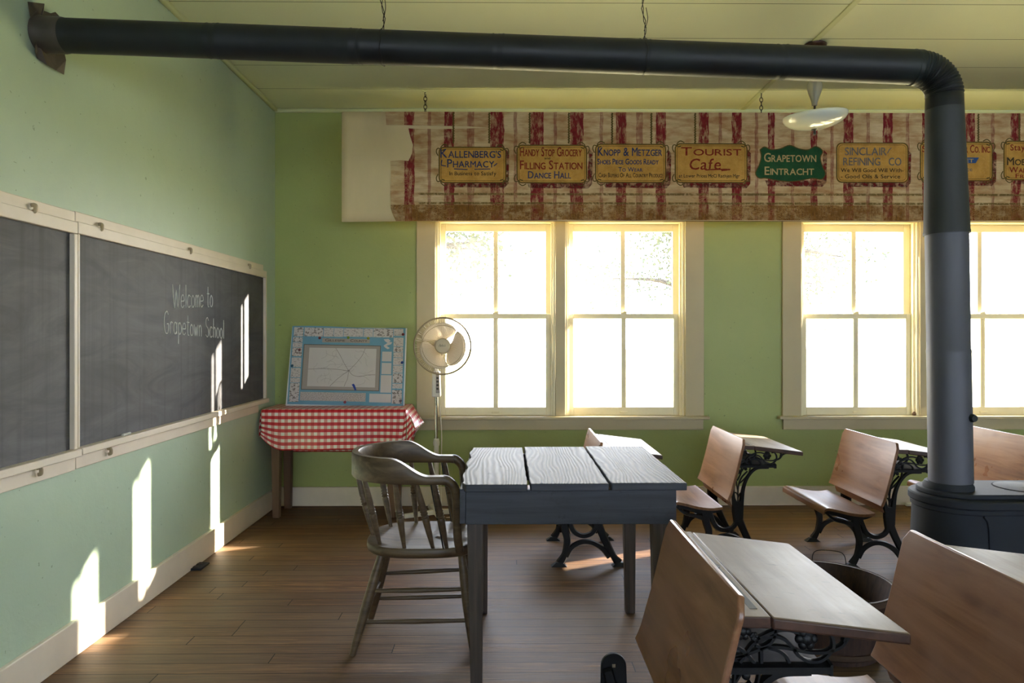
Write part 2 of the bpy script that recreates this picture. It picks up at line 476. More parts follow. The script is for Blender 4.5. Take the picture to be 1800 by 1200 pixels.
M['ink_black'] = worn_ink('black_lettering', (54, 44, 30), 0.6)
M['ink_faded'] = worn_ink('faded_blue_lettering', (104, 100, 100), 0.75)
M['ink_pale'] = worn_ink('pale_lettering', (186, 160, 112), 0.3)

# stovepipe
m = NT('stovepipe_black'); v = m.coord('Object')
n = m.noise(v, 6, 6, 0.65)
col = m.ramp(n, [(0.3, lin((20, 21, 22))), (0.7, lin((34, 36, 38)))])
gr = m.noise(m.coord('Object', (1, 1, 1), loc=(3, 1, 2)), 2.2, 3)
col = m.mix(m.rampf(gr, [(0.52, 0), (0.75, 0.5)]), col, lin((38, 52, 46)))
m.bump(m.noise(v, 60, 3), 0.06, 0.003)
M['pipe'] = m.done(col, m.math('ADD', 0.34, m.math('MULTIPLY', n, 0.3)), 0.0, 0.32)
M['pipe_grey'] = plain('grey_stovepipe', (86, 86, 96), 0.5, 0.1, 0.5, 0.12, 9, 0.12, stretch=(1, 1, .3))
M['pipe_mid'] = plain('dark_grey_stovepipe', (52, 54, 56), 0.5, 0.0, 0.4, 0.2, 5, 0.08, stretch=(1, 1, .5))
M['flashing'] = plain('flashing_sheet', (84, 76, 70), 0.5, 0.35, 0.5, 0.25, 9, 0.2)

# map print
M['map_blue'] = plain('map_blue_paper', (112, 160, 184), 0.45, 0, 0.4, 0.06, 5)
M['map_white'] = plain('map_paper', (208, 200, 194), 0.5, 0, 0.4, 0.03, 5)
M['map_grey'] = plain('map_border', (168, 156, 146), 0.5, 0, 0.4, 0.05, 5)
M['map_dark'] = plain('map_dark_line', (104, 92, 84), 0.6)
M['road'] = plain('map_road_ink', (150, 138, 132), 0.6)
M['blue_pin'] = plain('blue_pin', (36, 62, 150), 0.35)
def mat_card(name, sx, sz, dens, dark):
    m = NT(name); v = m.coord('Object', (sx, 0, sz))
    n = m.noise(v, 1.0, 3, 0.7)
    col = m.mix(m.rampf(n, [(dens, 0), (dens + 0.03, 0.8)]), lin((204, 195, 190)), lin(dark))
    return m.done(col, 0.5, 0, 0.4)
M['card'] = mat_card('advert_card_print', 55, 190, 0.56, (96, 88, 88))
M['card_pic'] = mat_card('advert_card_picture', 45, 60, 0.53, (92, 78, 70))
M['card_text'] = mat_card('index_print', 150, 230, 0.47, (150, 138, 130))

# glass: thin pane, lets light straight through, weak reflection and a little dust
m = NT('window_glass')
tr = m.n('BsdfTransparent'); gl = m.n('BsdfGlossy', Roughness=0.02)
df = m.n('BsdfTranslucent', Color=(1, 1, 1, 1)); fz = m.n('Fresnel', IOR=1.35)
dust = m.rampf(m.noise(m.coord('Object', (2, 1, 1)), 2.5, 5, 0.6), [(0.3, 0.02), (0.7, 0.045)])
m1 = m.n('MixShader'); m.set(m1.inputs[0], dust); m.t.links.new(tr.outputs[0], m1.inputs[1]); m.t.links.new(df.outputs[0], m1.inputs[2])
m2 = m.n('MixShader'); m.set(m2.inputs[0], fz.outputs[0]); m.t.links.new(m1.outputs[0], m2.inputs[1]); m.t.links.new(gl.outputs[0], m2.inputs[2])
m.t.links.new(m2.outputs[0], m.out.inputs['Surface'])
M['glass'] = m.m
# lamp glass
m = NT('milk_glass')
m.b.inputs['Transmission Weight'].default_value = 0.0
m.b.inputs['Subsurface Weight'].default_value = 0.0
M['milk'] = m.done(lin((226, 228, 214)), 0.08, 0, 0.6)
m = NT('frosted_glass_drop'); m.b.inputs['Transmission Weight'].default_value = 0.7; m.b.inputs['IOR'].default_value = 1.3
m.bump(m.noise(m.coord('Object'), 150, 2), 0.4, 0.003)
M['frost'] = m.done(lin((226, 222, 205)), 0.3, 0, 0.5)
M['lawn'] = plain('dry_lawn', (236, 214, 150), 0.95, 0, 0.1, 0.2, 0.7, c2=(220, 198, 130))
M['bark'] = plain('oak_bark', (62, 54, 48), 0.9, 0, 0.1, 0.2, 6)
M['leaf'] = plain('oak_leaves', (78, 86, 62), 0.8, 0, 0.2, 0.25, 3)

# ------------------------------------------------------------------ lettering
_gl = {}
def glyph(ch):
    if ch not in _gl:
        cu = bpy.data.curves.new('g', 'FONT'); cu.body = ch; cu.resolution_u = 3
        o = bpy.data.objects.new('g', cu); COL.objects.link(o)
        bpy.context.view_layer.update()
        me = o.evaluated_get(bpy.context.evaluated_depsgraph_get()).to_mesh()
        vs = [(v.co.x, v.co.y) for v in me.vertices]; fs = [tuple(p.vertices) for p in me.polygons]
        bpy.data.objects.remove(o); bpy.data.curves.remove(cu)
        x0 = min(v[0] for v in vs); x1 = max(v[0] for v in vs)
        _gl[ch] = ([(v[0] - x0, v[1]) for v in vs], fs, x1 - x0)
    return _gl[ch]
for ch in "KALENBRG'SPHMCYINUTODFWQVXZ&.abcdefghijklmnopqrstuvwxyz-":
    glyph(ch)

def layout(text, smallcaps=False, gap=0.09, shear=0.0):
    """flat list of (verts2d, faces) with a text set on a line of cap height 0.7 or so"""
    out, x = [], 0.0
    first = True
    for ch in text:
        if ch == ' ': x += 0.30; first = True; continue
        k = 1.0
        c = ch
        if smallcaps:
            c = ch.upper()
            k = 1.0 if first else 0.76
        first = False
        vs, fs, w = glyph(c)
        out.append(([(x + v[0] * k + v[1] * k * shear, v[1] * k) for v in vs], fs))
        x += (w + gap) * k
    return out, x

def text_on(mb, text, mapf, x0, x1, y0, y1, smallcaps=False, shear=0.0, bold=0.0):
    """fit text into the box x0..x1 (left to right), y0 (baseline) .. y1 (cap top)"""
    gl, w = layout(text, smallcaps, shear=shear)
    w -= 0.09
    H = 0.72
    offs = [(0, 0)] + ([(bold, 0), (0, bold), (bold, bold)] if bold else [])
    for vs, fs in gl:
        for i, (ox, oy) in enumerate(offs):
            mb.add([mapf(x0 + (v[0] / w) * (x1 - x0) + ox, y0 + (v[1] / H) * (y1 - y0) + oy, i * 0.00005) for v in vs], fs)

# ------------------------------------------------------------------ room
XL, YF, YR, XR, H = -1.78, 5.27, -2.4, 7.6, 3.05
WT = 0.26

def struct(mb, name, mat, **kw):
    return tag(mb.build(name, mat, **kw), kind='structure')

WIN = [(-0.545, 1.379), (2.277, 4.201)]      # openings of the two window pairs (two sashes side by side)
ZS, ZH = 0.687, 2.20
def wall_with_windows(name, y0, y1, wins, mat):
    b = MB()
    xs = [XL - 0.2]
    for a, c in wins:
        b.box(xs[-1], a, y0, y1, -0.1, H + 0.1)
        b.box(a, c, y0, y1, -0.1, ZS - 0.02)
        b.box(a, c, y0, y1, ZH, H + 0.1)
        xs.append(c)
    b.box(xs[-1], XR + 0.2, y0, y1, -0.1, H + 0.1)
    return struct(b, name, mat, smooth=0)
wall_with_windows('wall_far', YF, YF + WT, WIN, M['wall_far'])
RW = [(-0.9, 1.024), (2.1, 4.024), (5.0, 6.924)]  # the third opening is added for more light from the rear
wall_with_windows('wall_rear', YR - WT, YR, RW, M['wall_far'])
struct(MB().box(XL - 0.2, XL, YR - WT, YF + WT, -0.1, H + 0.1), 'wall_left', M['wall'], smooth=0)
struct(MB().box(XR, XR + 0.2, YR - WT, YF + WT, -0.1, H + 0.1), 'wall_right', M['wall'], smooth=0)
struct(MB().box(XL, XR, YR, YF, -0.1, 0.0), 'floor', M['floor'], smooth=0)
struct(MB().box(XL, XR, YR, YF, H, H + 0.1), 'ceiling', M['ceiling'], smooth=0)
struct(MB().box(XL, XR, YF - 0.022, YF, 0, 0.145), 'baseboard_far', M['trim'], bevel=0.004)
struct(MB().box(XL, XL + 0.022, YR, YF - 0.022, 0, 0.145), 'baseboard_left', M['trim'], bevel=0.004)
struct(MB().box(XL, XL + 0.03, YR, YF - 0.03, H - 0.03, H), 'trim_1', M['crown'], bevel=0.01)
struct(MB().box(XL, XR, YF - 0.03, YF, H - 0.03, H), 'trim_2', M['crown'], bevel=0.01)
struct(MB().box(1.803, 1.838, YR, YF - 0.03, H - 0.008, H + 0.01), 'trim_3', M['crown'], bevel=0.003)

def window(name, x0, x1, yw, dy, label):
    """a pair of double-hung sashes in the opening x0..x1 of the wall face yw; dy=+1 when outside lies at larger y"""
    root = bpy.data.objects.new(name, None); COL.objects.link(root)
    root.location = ((x0 + x1) / 2, yw, ZS); tag(root, kind='structure'); root['label'] = label
    def bx(b, xa, xb, ya, yb, za, zb):
        y_ = sorted((yw + dy * ya, yw + dy * yb)); return b.box(xa, xb, y_[0], y_[1], za, zb)
    cw = 0.145
    b = MB(); bx(b, x0 - cw, x0, -0.022, 0, ZS, ZH + 0.12); bx(b, x1, x1 + cw, -0.022, 0, ZS, ZH + 0.12); bx(b, x0, x1, -0.022, 0, ZH, ZH + 0.12)
    b.build('casing', M['casing'], root, bevel=0.003)
    xm = (x0 + x1) / 2
    b = MB(); bx(b, xm - 0.0375, xm + 0.0375, -0.016, WT, ZS, ZH); b.build('mullion', M['casing'], root, bevel=0.003)
    b = MB()
    bx(b, x0 - cw - 0.035, x1 + cw + 0.035, -0.06, 0.0, ZS - 0.022, ZS); bx(b, x0, x1, 0, WT + 0.03, ZS - 0.022, ZS)
    b.build('sill', M['casing'], root, bevel=0.004)
    b = MB(); bx(b, x0 - cw + 0.005, x1 + cw - 0.005, -0.022, 0, ZS - 0.105, ZS - 0.022); b.build('apron', M['casing'], root, bevel=0.003)
    for (a, c) in ((x0, xm - 0.0375), (xm + 0.0375, x1)):
        j = MB()
        bx(j, a, a + 0.018, 0.0, WT, ZS, ZH); bx(j, c - 0.018, c, 0.0, WT, ZS, ZH); bx(j, a, c, 0.0, WT, ZH - 0.018, ZH)
        bx(j, a + 0.018, a + 0.034, 0.02, 0.045, ZS, ZH - 0.018); bx(j, c - 0.034, c - 0.018, 0.02, 0.045, ZS, ZH - 0.018)
        j.build('jamb', M['sash'], root, bevel=0.002)
        zm = 1.458
        for (za, zb, ya, low) in ((zm - 0.02, ZH - 0.018, 0.085, False), (ZS, zm + 0.02, 0.05, True)):
            xa, xb = a + 0.019, c - 0.019
            st_, rb, rt = 0.052, (0.062 if low else 0.036), (0.036 if low else 0.058)
            s_ = MB()
            t = 0.033
            bx(s_, xa, xa + st_, ya, ya + t, za, zb); bx(s_, xb - st_, xb, ya, ya + t, za, zb)
            bx(s_, xa + st_, xb - st_, ya, ya + t, za, za + rb); bx(s_, xa + st_, xb - st_, ya, ya + t, zb - rt, zb)
            mx = (xa + xb) / 2
            bx(s_, mx - 0.018, mx + 0.018, ya + 0.004, ya + t - 0.008, za + rb, zb - rt)
            so = s_.build('sash', M['sash'], root, bevel=0.003)
            for (ga, gb) in ((xa + st_, mx - 0.018), (mx + 0.018, xb - st_)):
                yg = yw + dy * (ya + 0.017)
                g = MB().add([(ga - 0.003, yg, za + rb - 0.003), (gb + 0.003, yg, za + rb - 0.003), (gb + 0.003, yg, zb - rt + 0.003), (ga - 0.003, yg, zb - rt + 0.003)], [(0, 1, 2, 3)])
                g.build('pane', M['glass'], so, smooth=0)
            if low:
                k = MB(); bx(k, mx - 0.03, mx + 0.03, ya - 0.012, ya, za + 0.018, za + 0.03); k.build('sash_lift', M['sash'], so, bevel=0.003)
                k = MB(); bx(k, mx - 0.022, mx + 0.022, ya + 0.002, ya + 0.03, zb, zb + 0.01); k.tube([(mx - 0.005, yw + dy * (ya + 0.012), zb + 0.012), (mx + 0.025, yw + dy * (ya + 0.012), zb + 0.016)], 0.005, 8)
                k.build('sash_lock', M['sash'], so)
    return root
window('window_1', *WIN[0], YF, 1, 'cream double window behind the standing fan, left in the far wall')
window('window_2', *WIN[1], YF, 1, 'cream double window behind the stovepipe, right in the far wall')
window('window_3', *RW[0], YR, -1, 'cream double window in the rear wall, left')
window('window_4', *RW[1], YR, -1, 'cream double window in the rear wall, right')

window('added_rear_window', *RW[2], YR, -1, 'added cream double window in the rear wall, near the right wall')  # unseen window, added to brighten the room from behind
# ------------------------------------------------------------------ outside
struct(MB().box(XL - 1, XR + 1, YF + WT, YF + WT + 1.08, 2.95, 3.05), 'added_eave', M['trim'], smooth=0)  # unseen eave outside, added to cut off the tops of the sun patches
tag(MB().box(-60, 60, YF + WT + 0.05, 90, -0.75, -0.6).build('lawn', M['lawn'], smooth=0), 'dry sunlit lawn outside the far windows', 'lawn', kind='stuff')
def tree(loc, h, label, seed):
    rnd = random.Random(seed)
    t = thing('shade_tree', loc, label, 'tree')
    L = Vector(loc)
    tr = MB()
    tr.tube(smooth_path([L, L + Vector((0.05, 0, h * .3)), L + Vector((-.1, 0, h * .55))], 6), [0.32 - .012 * i for i in range(13)], 10)
    tips = []
    for k in range(11):
        a = k * 2.4 + rnd.random(); r = h * (0.25 + 0.3 * rnd.random())
        s0 = L + Vector((-.05, 0, h * (0.3 + 0.22 * rnd.random())))
        e = s0 + Vector((math.cos(a) * r, math.sin(a) * r, h * (0.05 + 0.35 * rnd.random())))
        pth = smooth_path([s0, s0.lerp(e, .5) + Vector((0, 0, h * .08)), e], 5)
        tr.tube(pth, [0.14 - 0.012 * i for i in range(len(pth))], 7)
        tips += [pth[-1], pth[-3], pth[-5]]
    tr.build('trunk', M['bark'], t)
    lf = MB()
    for c in tips:
        for q in range(150):
            p = c + Vector((rnd.gauss(0, .55), rnd.gauss(0, .55), rnd.gauss(0, .4)))
            u = Vector((rnd.gauss(0, 1), rnd.gauss(0, 1), rnd.gauss(0, 1))).normalized() * 0.075
            w = u.cross(Vector((rnd.gauss(0, 1), rnd.gauss(0, 1), rnd.gauss(0, 1)))).normalized() * 0.04
            lf.add([p - u, p + w, p + u, p - w], [(0, 1, 2, 3)])
    o = lf.build('leaves', M['leaf'], t, smooth=0, normals=False)
    o['kind'] = 'stuff'
tree((-3.2, 16.0, -0.585), 6.5, 'leafy tree outside, seen hazily through the left sash of the fan window', 3)
tree((7.0, 21.0, -0.585), 7.0, 'leafy tree outside, seen hazily through the right sash of the fan window', 5)

# ------------------------------------------------------------------ chalkboards on the left wall
def yz(px, py, x=XL + 0.03): return P(px, py, X=x)
def board(name, y0, y1, dz, label, right_end):
    t = thing(name, (XL, (y0 + y1) / 2, 0.76 + dz), label, 'chalkboard')
    X0 = XL
    MB().box(X0, X0 + 0.012, y0, y1, 0.84 + dz, 1.735 + dz).build('slate', M['slate'], t, smooth=0)
    MB().box(X0, X0 + 0.02, y0, y1 - (0.04 if right_end else 0), 1.777 + dz, 1.82 + dz).build('picture_rail', M['trim'], t, bevel=0.003)
    f = MB()
    f.box(X0, X0 + 0.032, y0, y1, 1.728 + dz, 1.777 + dz)
    f.box(X0, X0 + 0.032, y1 - 0.022, y1, 0.852 + dz, 1.728 + dz)
    f.box(X0, X0 + 0.032, y0, y0 + 0.012, 0.852 + dz, 1.728 + dz)
    f.build('frame', M['trim'], t, bevel=0.003)
    f = MB().box(X0, X0 + 0.05, y0, y1, 0.822 + dz, 0.852 + dz)
    f.build('chalk_tray', M['trim'], t, bevel=0.004)
    MB().box(X0, X0 + 0.022, y0, y1 - (0.14 if right_end else 0), 0.765 + dz, 0.822 + dz).build('lower_rail', M['trim'], t, bevel=0.003)
    return t
YB = yz(137, 600).y
cb2 = board('chalkboard', YB, 5.0, 0.0, 'framed chalkboard with chalk welcome writing, beside the corner table', True)
cb1 = board('chalkboard', 1.2, YB - 0.003, -0.003, 'framed chalkboard with smeared empty slate, cut off by the left picture edge', False)
def clip(px, py, t, x=XL + 0.02):
    p = P(px, py, X=x)
    b = MB().tube(smooth_path([(x, p.y, p.z + .012), (x + .014, p.y, p.z + .012), (x + .016, p.y, p.z), (x + .014, p.y, p.z - .010), (x + .004, p.y, p.z - .012)], 4), 0.005, 6, up=(0, 1, 0), flat=1.6)
    b.build('clip', M['clip'], t)
for px, py in ((173, 399), (331, 441), (436, 468)): clip(px, py, cb2)
clip(55, 366, cb1)
clip(189, 793, cb2, XL + 0.022); clip(65, 828, cb1, XL + 0.022)

# chalk handwriting: single strokes
ST = {
 'W': [[(0, 1), (.25, 0), (.45, .75), (.65, 0), (.9, 1)]],
 'e': [[(0.02, .28), (.4, .3), (.36, .5), (.2, .55), (.03, .4), (.03, .12), (.2, 0), (.4, .1)]],
 'l': [[(.08, 1), (.08, 0)]],
 'c': [[(.38, .48), (.2, .55), (.03, .38), (.03, .12), (.2, 0), (.38, .08)]],
 'o': [[(.2, .55), (.04, .4), (.04, .12), (.2, 0), (.38, .12), (.38, .4), (.2, .55)]],
 'm': [[(.04, .55), (.04, 0)], [(.04, .42), (.16, .55), (.27, .42), (.27, 0)], [(.27, .42), (.4, .55), (.52, .42), (.52, 0)]],
 't': [[(.15, .95), (.15, .1), (.28, 0)], [(0, .62), (.32, .62)]],
 'G': [[(.5, .85), (.35, 1), (.1, .85), (.02, .45), (.15, .05), (.4, 0), (.52, .2), (.52, .42), (.33, .42)]],
 'r': [[(.04, .55), (.04, 0)], [(.04, .38), (.16, .54), (.3, .5)]],
 'a': [[(.36, .45), (.2, .55), (.04, .4), (.04, .12), (.2, 0), (.36, .12)], [(.38, .55), (.38, 0)]],
 'p': [[(.05, .55), (.05, -.45)], [(.05, .42), (.2, .55), (.38, .4), (.38, .14), (.2, 0), (.05, .12)]],
 'w': [[(0, .55), (.14, 0), (.26, .45), (.38, 0), (.52, .55)]],
 'n': [[(.04, .55), (.04, 0)], [(.04, .4), (.2, .55), (.34, .42), (.34, 0)]],
 'S': [[(.45, .85), (.28, 1), (.06, .85), (.1, .6), (.4, .42), (.46, .18), (.28, 0), (.02, .12)]],
 'h': [[(.05, 1), (.05, 0)], [(.05, .4), (.2, .55), (.36, .42), (.36, 0)]],
 'A': [[(0, 0), (.3, 1), (.5, 0)], [(-.1, .45), (.65, .4)]],
 'k': [[(.05, .9), (.0, 0)], [(.35, .5), (.05, .25), (.4, 0)]],
}
STW = {'W': .9, 'e': .42, 'l': .14, 'c': .4, 'o': .4, 'm': .56, 't': .32, 'G': .56, 'r': .3, 'a': .42, 'p': .4, 'w': .54, 'n': .4, 'S': .5, 'h': .4, 'A': .5, 'k': .4}
def handwrite(mb, text, mapf, size, r, x_scale=1.0, gap=0.14, n=4, up=(1, 0, 0)):
    x = 0
    for ch in text:
        if ch == ' ': x += 0.42; continue
        for s_ in ST[ch]:
            pts = smooth_path([Vector(((x + a) * size * x_scale, b * size)) for a, b in s_], n)
            mb.tube([mapf(p.x, p.y) for p in pts], r, 6, up=up)
        x += STW[ch] + gap
    return x * size * x_scale
def wall_map(p0, p1):
    d = (p1 - p0); L = d.length
    return lambda u, v: Vector((XL + 0.0125, p0.y + d.y * u / L, p0.z + d.z * u / L + v))
xb = XL + 0.0125
b = MB()
a0, a1 = P(303, 541, X=xb), P(375, 539, X=xb)
tot = sum(STW[c] + .14 if c != ' ' else .42 for c in 'Welcome to')
handwrite(b, 'Welcome to', wall_map(a0, a1), 0.125, 0.0032, (a1 - a0).length / (tot * 0.125))
a0, a1 = P(288, 585, X=xb), P(395, 595, X=xb)
tot = sum(STW[c] + .14 if c != ' ' else .42 for c in 'Grapetown School')
handwrite(b, 'Grapetown School', wall_map(a0, a1), 0.115, 0.0030, (a1 - a0).length / (tot * 0.115))
tag(b.build('chalk_writing', M['chalk'], cb2), 'white chalk handwriting')
# chalk in the tray
p = P(222, 757, X=XL + 0.036)
q0, q1 = Vector((XL + 0.036, p.y - 0.03, 0.8585)), Vector((XL + 0.034, p.y + 0.035, 0.8585))
tag(MB().tube([q0, q1], 0.006, 10).build('chalk_stick', M['chalk'], origin=q0), 'white chalk stick lying in the chalkboard tray', 'chalk')

# floor outlet plate
q = P(353, 1003, Z=0)
r_ = MB()
t = thing('floor_outlet', (q.x - 0.045, q.y + 0.06, 0), 'small dark metal outlet plate on the floor by the left baseboard', 'outlet')
MB().box(q.x - 0.085, q.x, q.y, q.y + 0.115, 0, 0.012).build('plate', M['stove'], t, bevel=0.003)
for k in (0.035, 0.08):
    MB().lathe((q.x - 0.043, q.y + k, 0.012), (q.x - 0.043, q.y + k, 0.0145), [(0, .017), (1, .016)], 14).build('socket', M['black'], t)

# ------------------------------------------------------------------ stovepipe
PY = 2.62
pp = lambda px, py: P(px, py, Y=PY)
a = Vector((XL + 0.0, PY, pp(75, 61).z)); b_ = pp(1610, 118)
t = thing('stovepipe', (1.70, PY, 0.735), 'long black stovepipe running from the left wall and bending down to the stove', 'stovepipe')
seams = [100, 378, 625, 872, 1128, 1368, 1610]
rp = 0.0635
prev = None
for i in range(len(seams) - 1):
    f0 = (seams[i] - 75) / (1610 - 75); f1 = (seams[i + 1] - 75) / (1610 - 75)
    if i == 0: f0 = 0.012
    p0, p1 = a.lerp(b_, f0), a.lerp(b_, f1)
    rr_ = rp * (1.0 + 0.012 * (i % 2))
    L = (p1 - p0).length
    c = MB().lathe(p0, p1 + (p1 - p0).normalized() * 0.012, [(0, rr_ * .985), (.01, rr_), (0.03, rr_), (.04, rr_ * 1.02), (.05, rr_), (.94, rr_), (.95, rr_ * 1.02), (.96, rr_), (1, rr_)], 36)
    c.build('pipe_section', M['pipe'], t)
# elbow with ribs
dirv = (b_ - a).normalized()
R_e = 0.11
top_v = pp(1660, 175)
cen = Vector((top_v.x - R_e, PY, b_.z - R_e - 0.004))
pth, rad = [], []
N = 64
for i in range(N + 1):
    an = R(90 - 90 * i / N)
    pth.append(cen + Vector((math.cos(an) * R_e, 0, math.sin(an) * R_e)))
    rad.append(rp * (1.015 + 0.028 * math.sin(i / N * 2 * math.pi * 17)))
pth = [Vector((b_.x - 0.015, PY, cen.z + R_e))] + pth + [Vector((cen.x + R_e, PY, cen.z - 0.05))]
rad = [rp * 1.03] + rad + [rp * 1.03]
MB().tube(pth, rad, 36).build('elbow', M['pipe'], t)
v0 = Vector((cen.x + R_e, PY, cen.z - 0.03)); vb = Vector((pp(1671, 862).x, PY, 0.7505))
zr = pp(1660, 412).z
zr0 = pp(1660, 178).z
f1 = (v0.z - zr) / (v0.z - vb.z)
pm = v0.lerp(vb, f1)
MB().lathe(v0, pm, [(0, rp * 1.02), (0.06, rp * 1.03), (.5, 0.0712), (.97, 0.0775), (.98, 0.079), (1, 0.079)], 40).build('pipe_reducer', M['pipe_mid'], t)
f2 = (v0.z - pp(1660, 620).z) / (v0.z - vb.z)
p2 = v0.lerp(vb, f2)
MB().lathe(pm + Vector((0, 0, .01)), p2, [(0, 0.0735), (.97, 0.0735), (.975, 0.075), (1, 0.075)], 40).build('pipe_section', M['pipe_grey'], t)
MB().lathe(p2 + Vector((0, 0, .005)), vb, [(0, 0.0745), (1, 0.0755)], 40).build('pipe_section', M['pipe_grey'], t)
dk = Vector((pp(1692, 731).x, PY - 0.074, pp(1692, 731).z))
MB().lathe(dk + Vector((-.01, .03, 0)), dk + Vector((-.006, -.005, 0)), [(0, .016), (.7, .016), (1, .012)], 16).build('damper_knob', M['pipe'], t)
# torn flashing sheet where the pipe meets the wall
fl = MB()
poly = [(415, 25), (665, 55), (655, 160), (760, 200), (830, 180), (910, 265), (905, 500), (920, 780), (990, 905), (960, 1125), (840, 1060), (700, 975), (560, 880), (525, 770), (522, 690), (555, 585), (500, 520), (450, 250)]
def fw(u, v, off=0.012):
    p = P(u / 8.573, v / 8.573, X=XL + off); return p
def fa(u, v): return fw(u, v, 0.004 + 0.010 * (1 + math.sin(u * .021 + v * .013)))
def fb(u, v):
    p = fa(u, v); return p + Vector((0.0015, 0, 0))
fl.prism(poly, fb, fa)
fl.build('wall_flashing', M['flashing'], t, smooth=0)
cl = MB().lathe(a + Vector((0.004, 0, 0)), a.lerp(b_, 0.03), [(0, rp * 1.14), (.08, rp * 1.13), (.2, rp * 1.06), (.9, rp * 1.05), (1, rp * 1.02)], 32)
cl.build('collar', M['flashing'], t)
# hanger wires
for px, lab in ((672, 'thin twisted black wire holding up the stovepipe nearer the left wall'), (1130, 'thin twisted black wire holding up the stovepipe nearer the ceiling lamp')):
    f = (px - 75) / (1610 - 75)
    c = a.lerp(b_, f)
    rnd = random.Random(px)
    w = MB()
    for s_ in (-1, 1):
        pts = []
        for i in range(26):
            q = i / 25
            pts.append((c.x + s_ * 0.004 * math.cos(i * 1.9) + 0.006 * math.sin(i * .9), PY + s_ * 0.004 * math.sin(i * 1.9), c.z + rp * 1.05 + (H - c.z - rp * 1.05) * q))
        w.tube(pts, 0.0016, 5)
    w.tube([(c.x + 0.003 * math.cos(k * 5.0) , PY + rp * 1.05 * math.cos(R(k * 12)), c.z + rp * 1.05 * math.sin(R(k * 12))) for k in range(30)], 0.0016, 5, closed=True)
    w.tube(smooth_path([(c.x, PY, c.z + .1), (c.x + .012, PY - .01, c.z + .14), (c.x + .008, PY, c.z + .19)], 4), 0.0014, 5)
    tag(w.build('hanging_wire', M['wire'], origin=(c.x, PY, c.z + rp)), lab, 'wire', 'stovepipe hanging wires')

# ------------------------------------------------------------------ stove
def stadium(xl, xr, y0, y1, n=14, rr=None):
    """closed outline with a round left end"""
    yc = (y0 + y1) / 2; r = (y1 - y0) / 2
    pts = [(xr, y0)]
    for k in range(n + 1):
        an = R(270 - 180 * k / n)
        pts.append((xl + r + r * math.cos(an) * (rr or 1), yc + r * math.sin(an)))
    pts.append((xr, y1))
    return pts
t = thing('wood_stove', (2.1, PY, 0), 'black cast iron box stove under the vertical stovepipe', 'stove')
XE = 2.62
def slab(b, o, z0, z1, o2=None):
    o2 = o2 or o
    n = len(o)
    b.add([(x, y, z0) for x, y in o] + [(x, y, z1) for x, y in o2], [tuple(range(n - 1, -1, -1)), tuple(range(n, 2 * n))] + [(i, (i + 1) % n, n + (i + 1) % n, n + i) for i in range(n)])
    return b
b = MB(); slab(b, stadium(1.575, XE + .02, 2.45, 2.79), 0.676, 0.708); b.build('top_flange', M['stove'], t, bevel=0.006)
b = MB(); slab(b, stadium(1.60, XE, 2.49, 2.75), 0.708, 0.726); b.build('top_plate', M['stove'], t, bevel=0.004)
b = MB(); slab(b, stadium(1.568, XE + .01, 2.452, 2.788), 0.23, 0.676, stadium(1.588, XE, 2.468, 2.772)); b.build('body', M['stove'], t, bevel=0.004)
b = MB(); slab(b, stadium(1.581, XE + .01, 2.462, 2.778), 0.655, 0.676); b.build('body_band', M['stove'], t, bevel=0.004)
b = MB().tube(smooth_path([(1.735, 2.4655, .655), (1.752, 2.464, .62), (1.757, 2.4615, .5), (1.765, 2.458, .35)], 5), 0.005, 6); b.build('seam_bead', M['stove'], t)
MB().lathe((1.705, PY, .724), (1.705, PY, .75), [(0, .086), (.5, .086), (1, .079)], 36).build('pipe_collar', M['stove'], t)
lid = MB().lathe((2.0, PY, .722), (2.0, PY, .7285), [(0, .1), (.9, .1), (1, .097)], 40).build('lid', M['lid'], t)
MB().lathe((2.0, PY, .7245), (2.0, PY, .7264), [(0, .105), (1, .105)], 40).build('lid_ring', M['soot'], t)
MB().box(1.985, 2.03, PY - .035, PY - .012, .7280, .7292).build('lifter_slot', M['black'], t)
for x_ in (1.68, 2.52):
    for y_ in (2.51, 2.73):
        MB().tube(smooth_path([(x_, y_, .24), (x_ - .01, y_, .16), (x_ + .005, y_, .06), (x_ - .02, y_, 0.012), (x_ - .03, y_, 0.008)], 4), [.03, .03, .028, .026, .024, .022, .02, .02, .018, .018, .018, .018, .018, .016, .014, .010, .008], 10).build('leg', M['stove'], t)

# ------------------------------------------------------------------ advertising curtain
t = thing('advertising_curtain', (pxX(1200), BY, zpx(388)), 'old striped painted stage curtain with shop adverts, hanging above the windows', 'curtain')
XA, XB_ = pxX(600), 4.35
zt, zb = zpx(196), zpx(387)
lb = MB()
def lf_(u, v):
    x_ = XA + (XB_ - XA) * u
    return (x_, BY + 0.012 + 0.004 * math.sin(x_ * 3.1) * (1 - v) + 0.003 * math.sin(x_ * 7 + 1) * (1 - v), zb - 0.012 * (1 - u * 6 if u < .16 else 0) * (1 - v) + (zt - zb) * v)
lb.grid(lf_, 120, 12)
lb.build('linen_backing', M['linen'], t, solid=0.002)
cv = MB()
outl = [(677, 196.5), (2000, 196.5), (2000, 386), (1500, 386.5), (1200, 386), (960, 386), (760, 388), (696, 389), (690, 376), (687, 366), (686, 330), (687, 300), (686, 283), (704, 282), (718, 283), (724, 270), (726, 255), (721, 240), (718, 226), (740, 226.5), (770, 227), (820, 226), (858, 224), (820, 221.5), (780, 221), (720, 220), (679, 219.5)]
mp = lambda u, v, y=0.0: Vector((pxX(u) if u < 1990 else XB_, BY + y, zpx(v)))
cv.prism(outl, lambda u, v: mp(u, v, 0.002), lambda u, v: mp(u, v, 0.004))
cv.build('painted_canvas', M['canvas'], t, smooth=0)
MB().tube([(XA, BY + 0.03, zt - 0.01), (XB_, BY + 0.03, zt - 0.01)], 0.014, 10).build('top_pole', M['tablewood'], t)
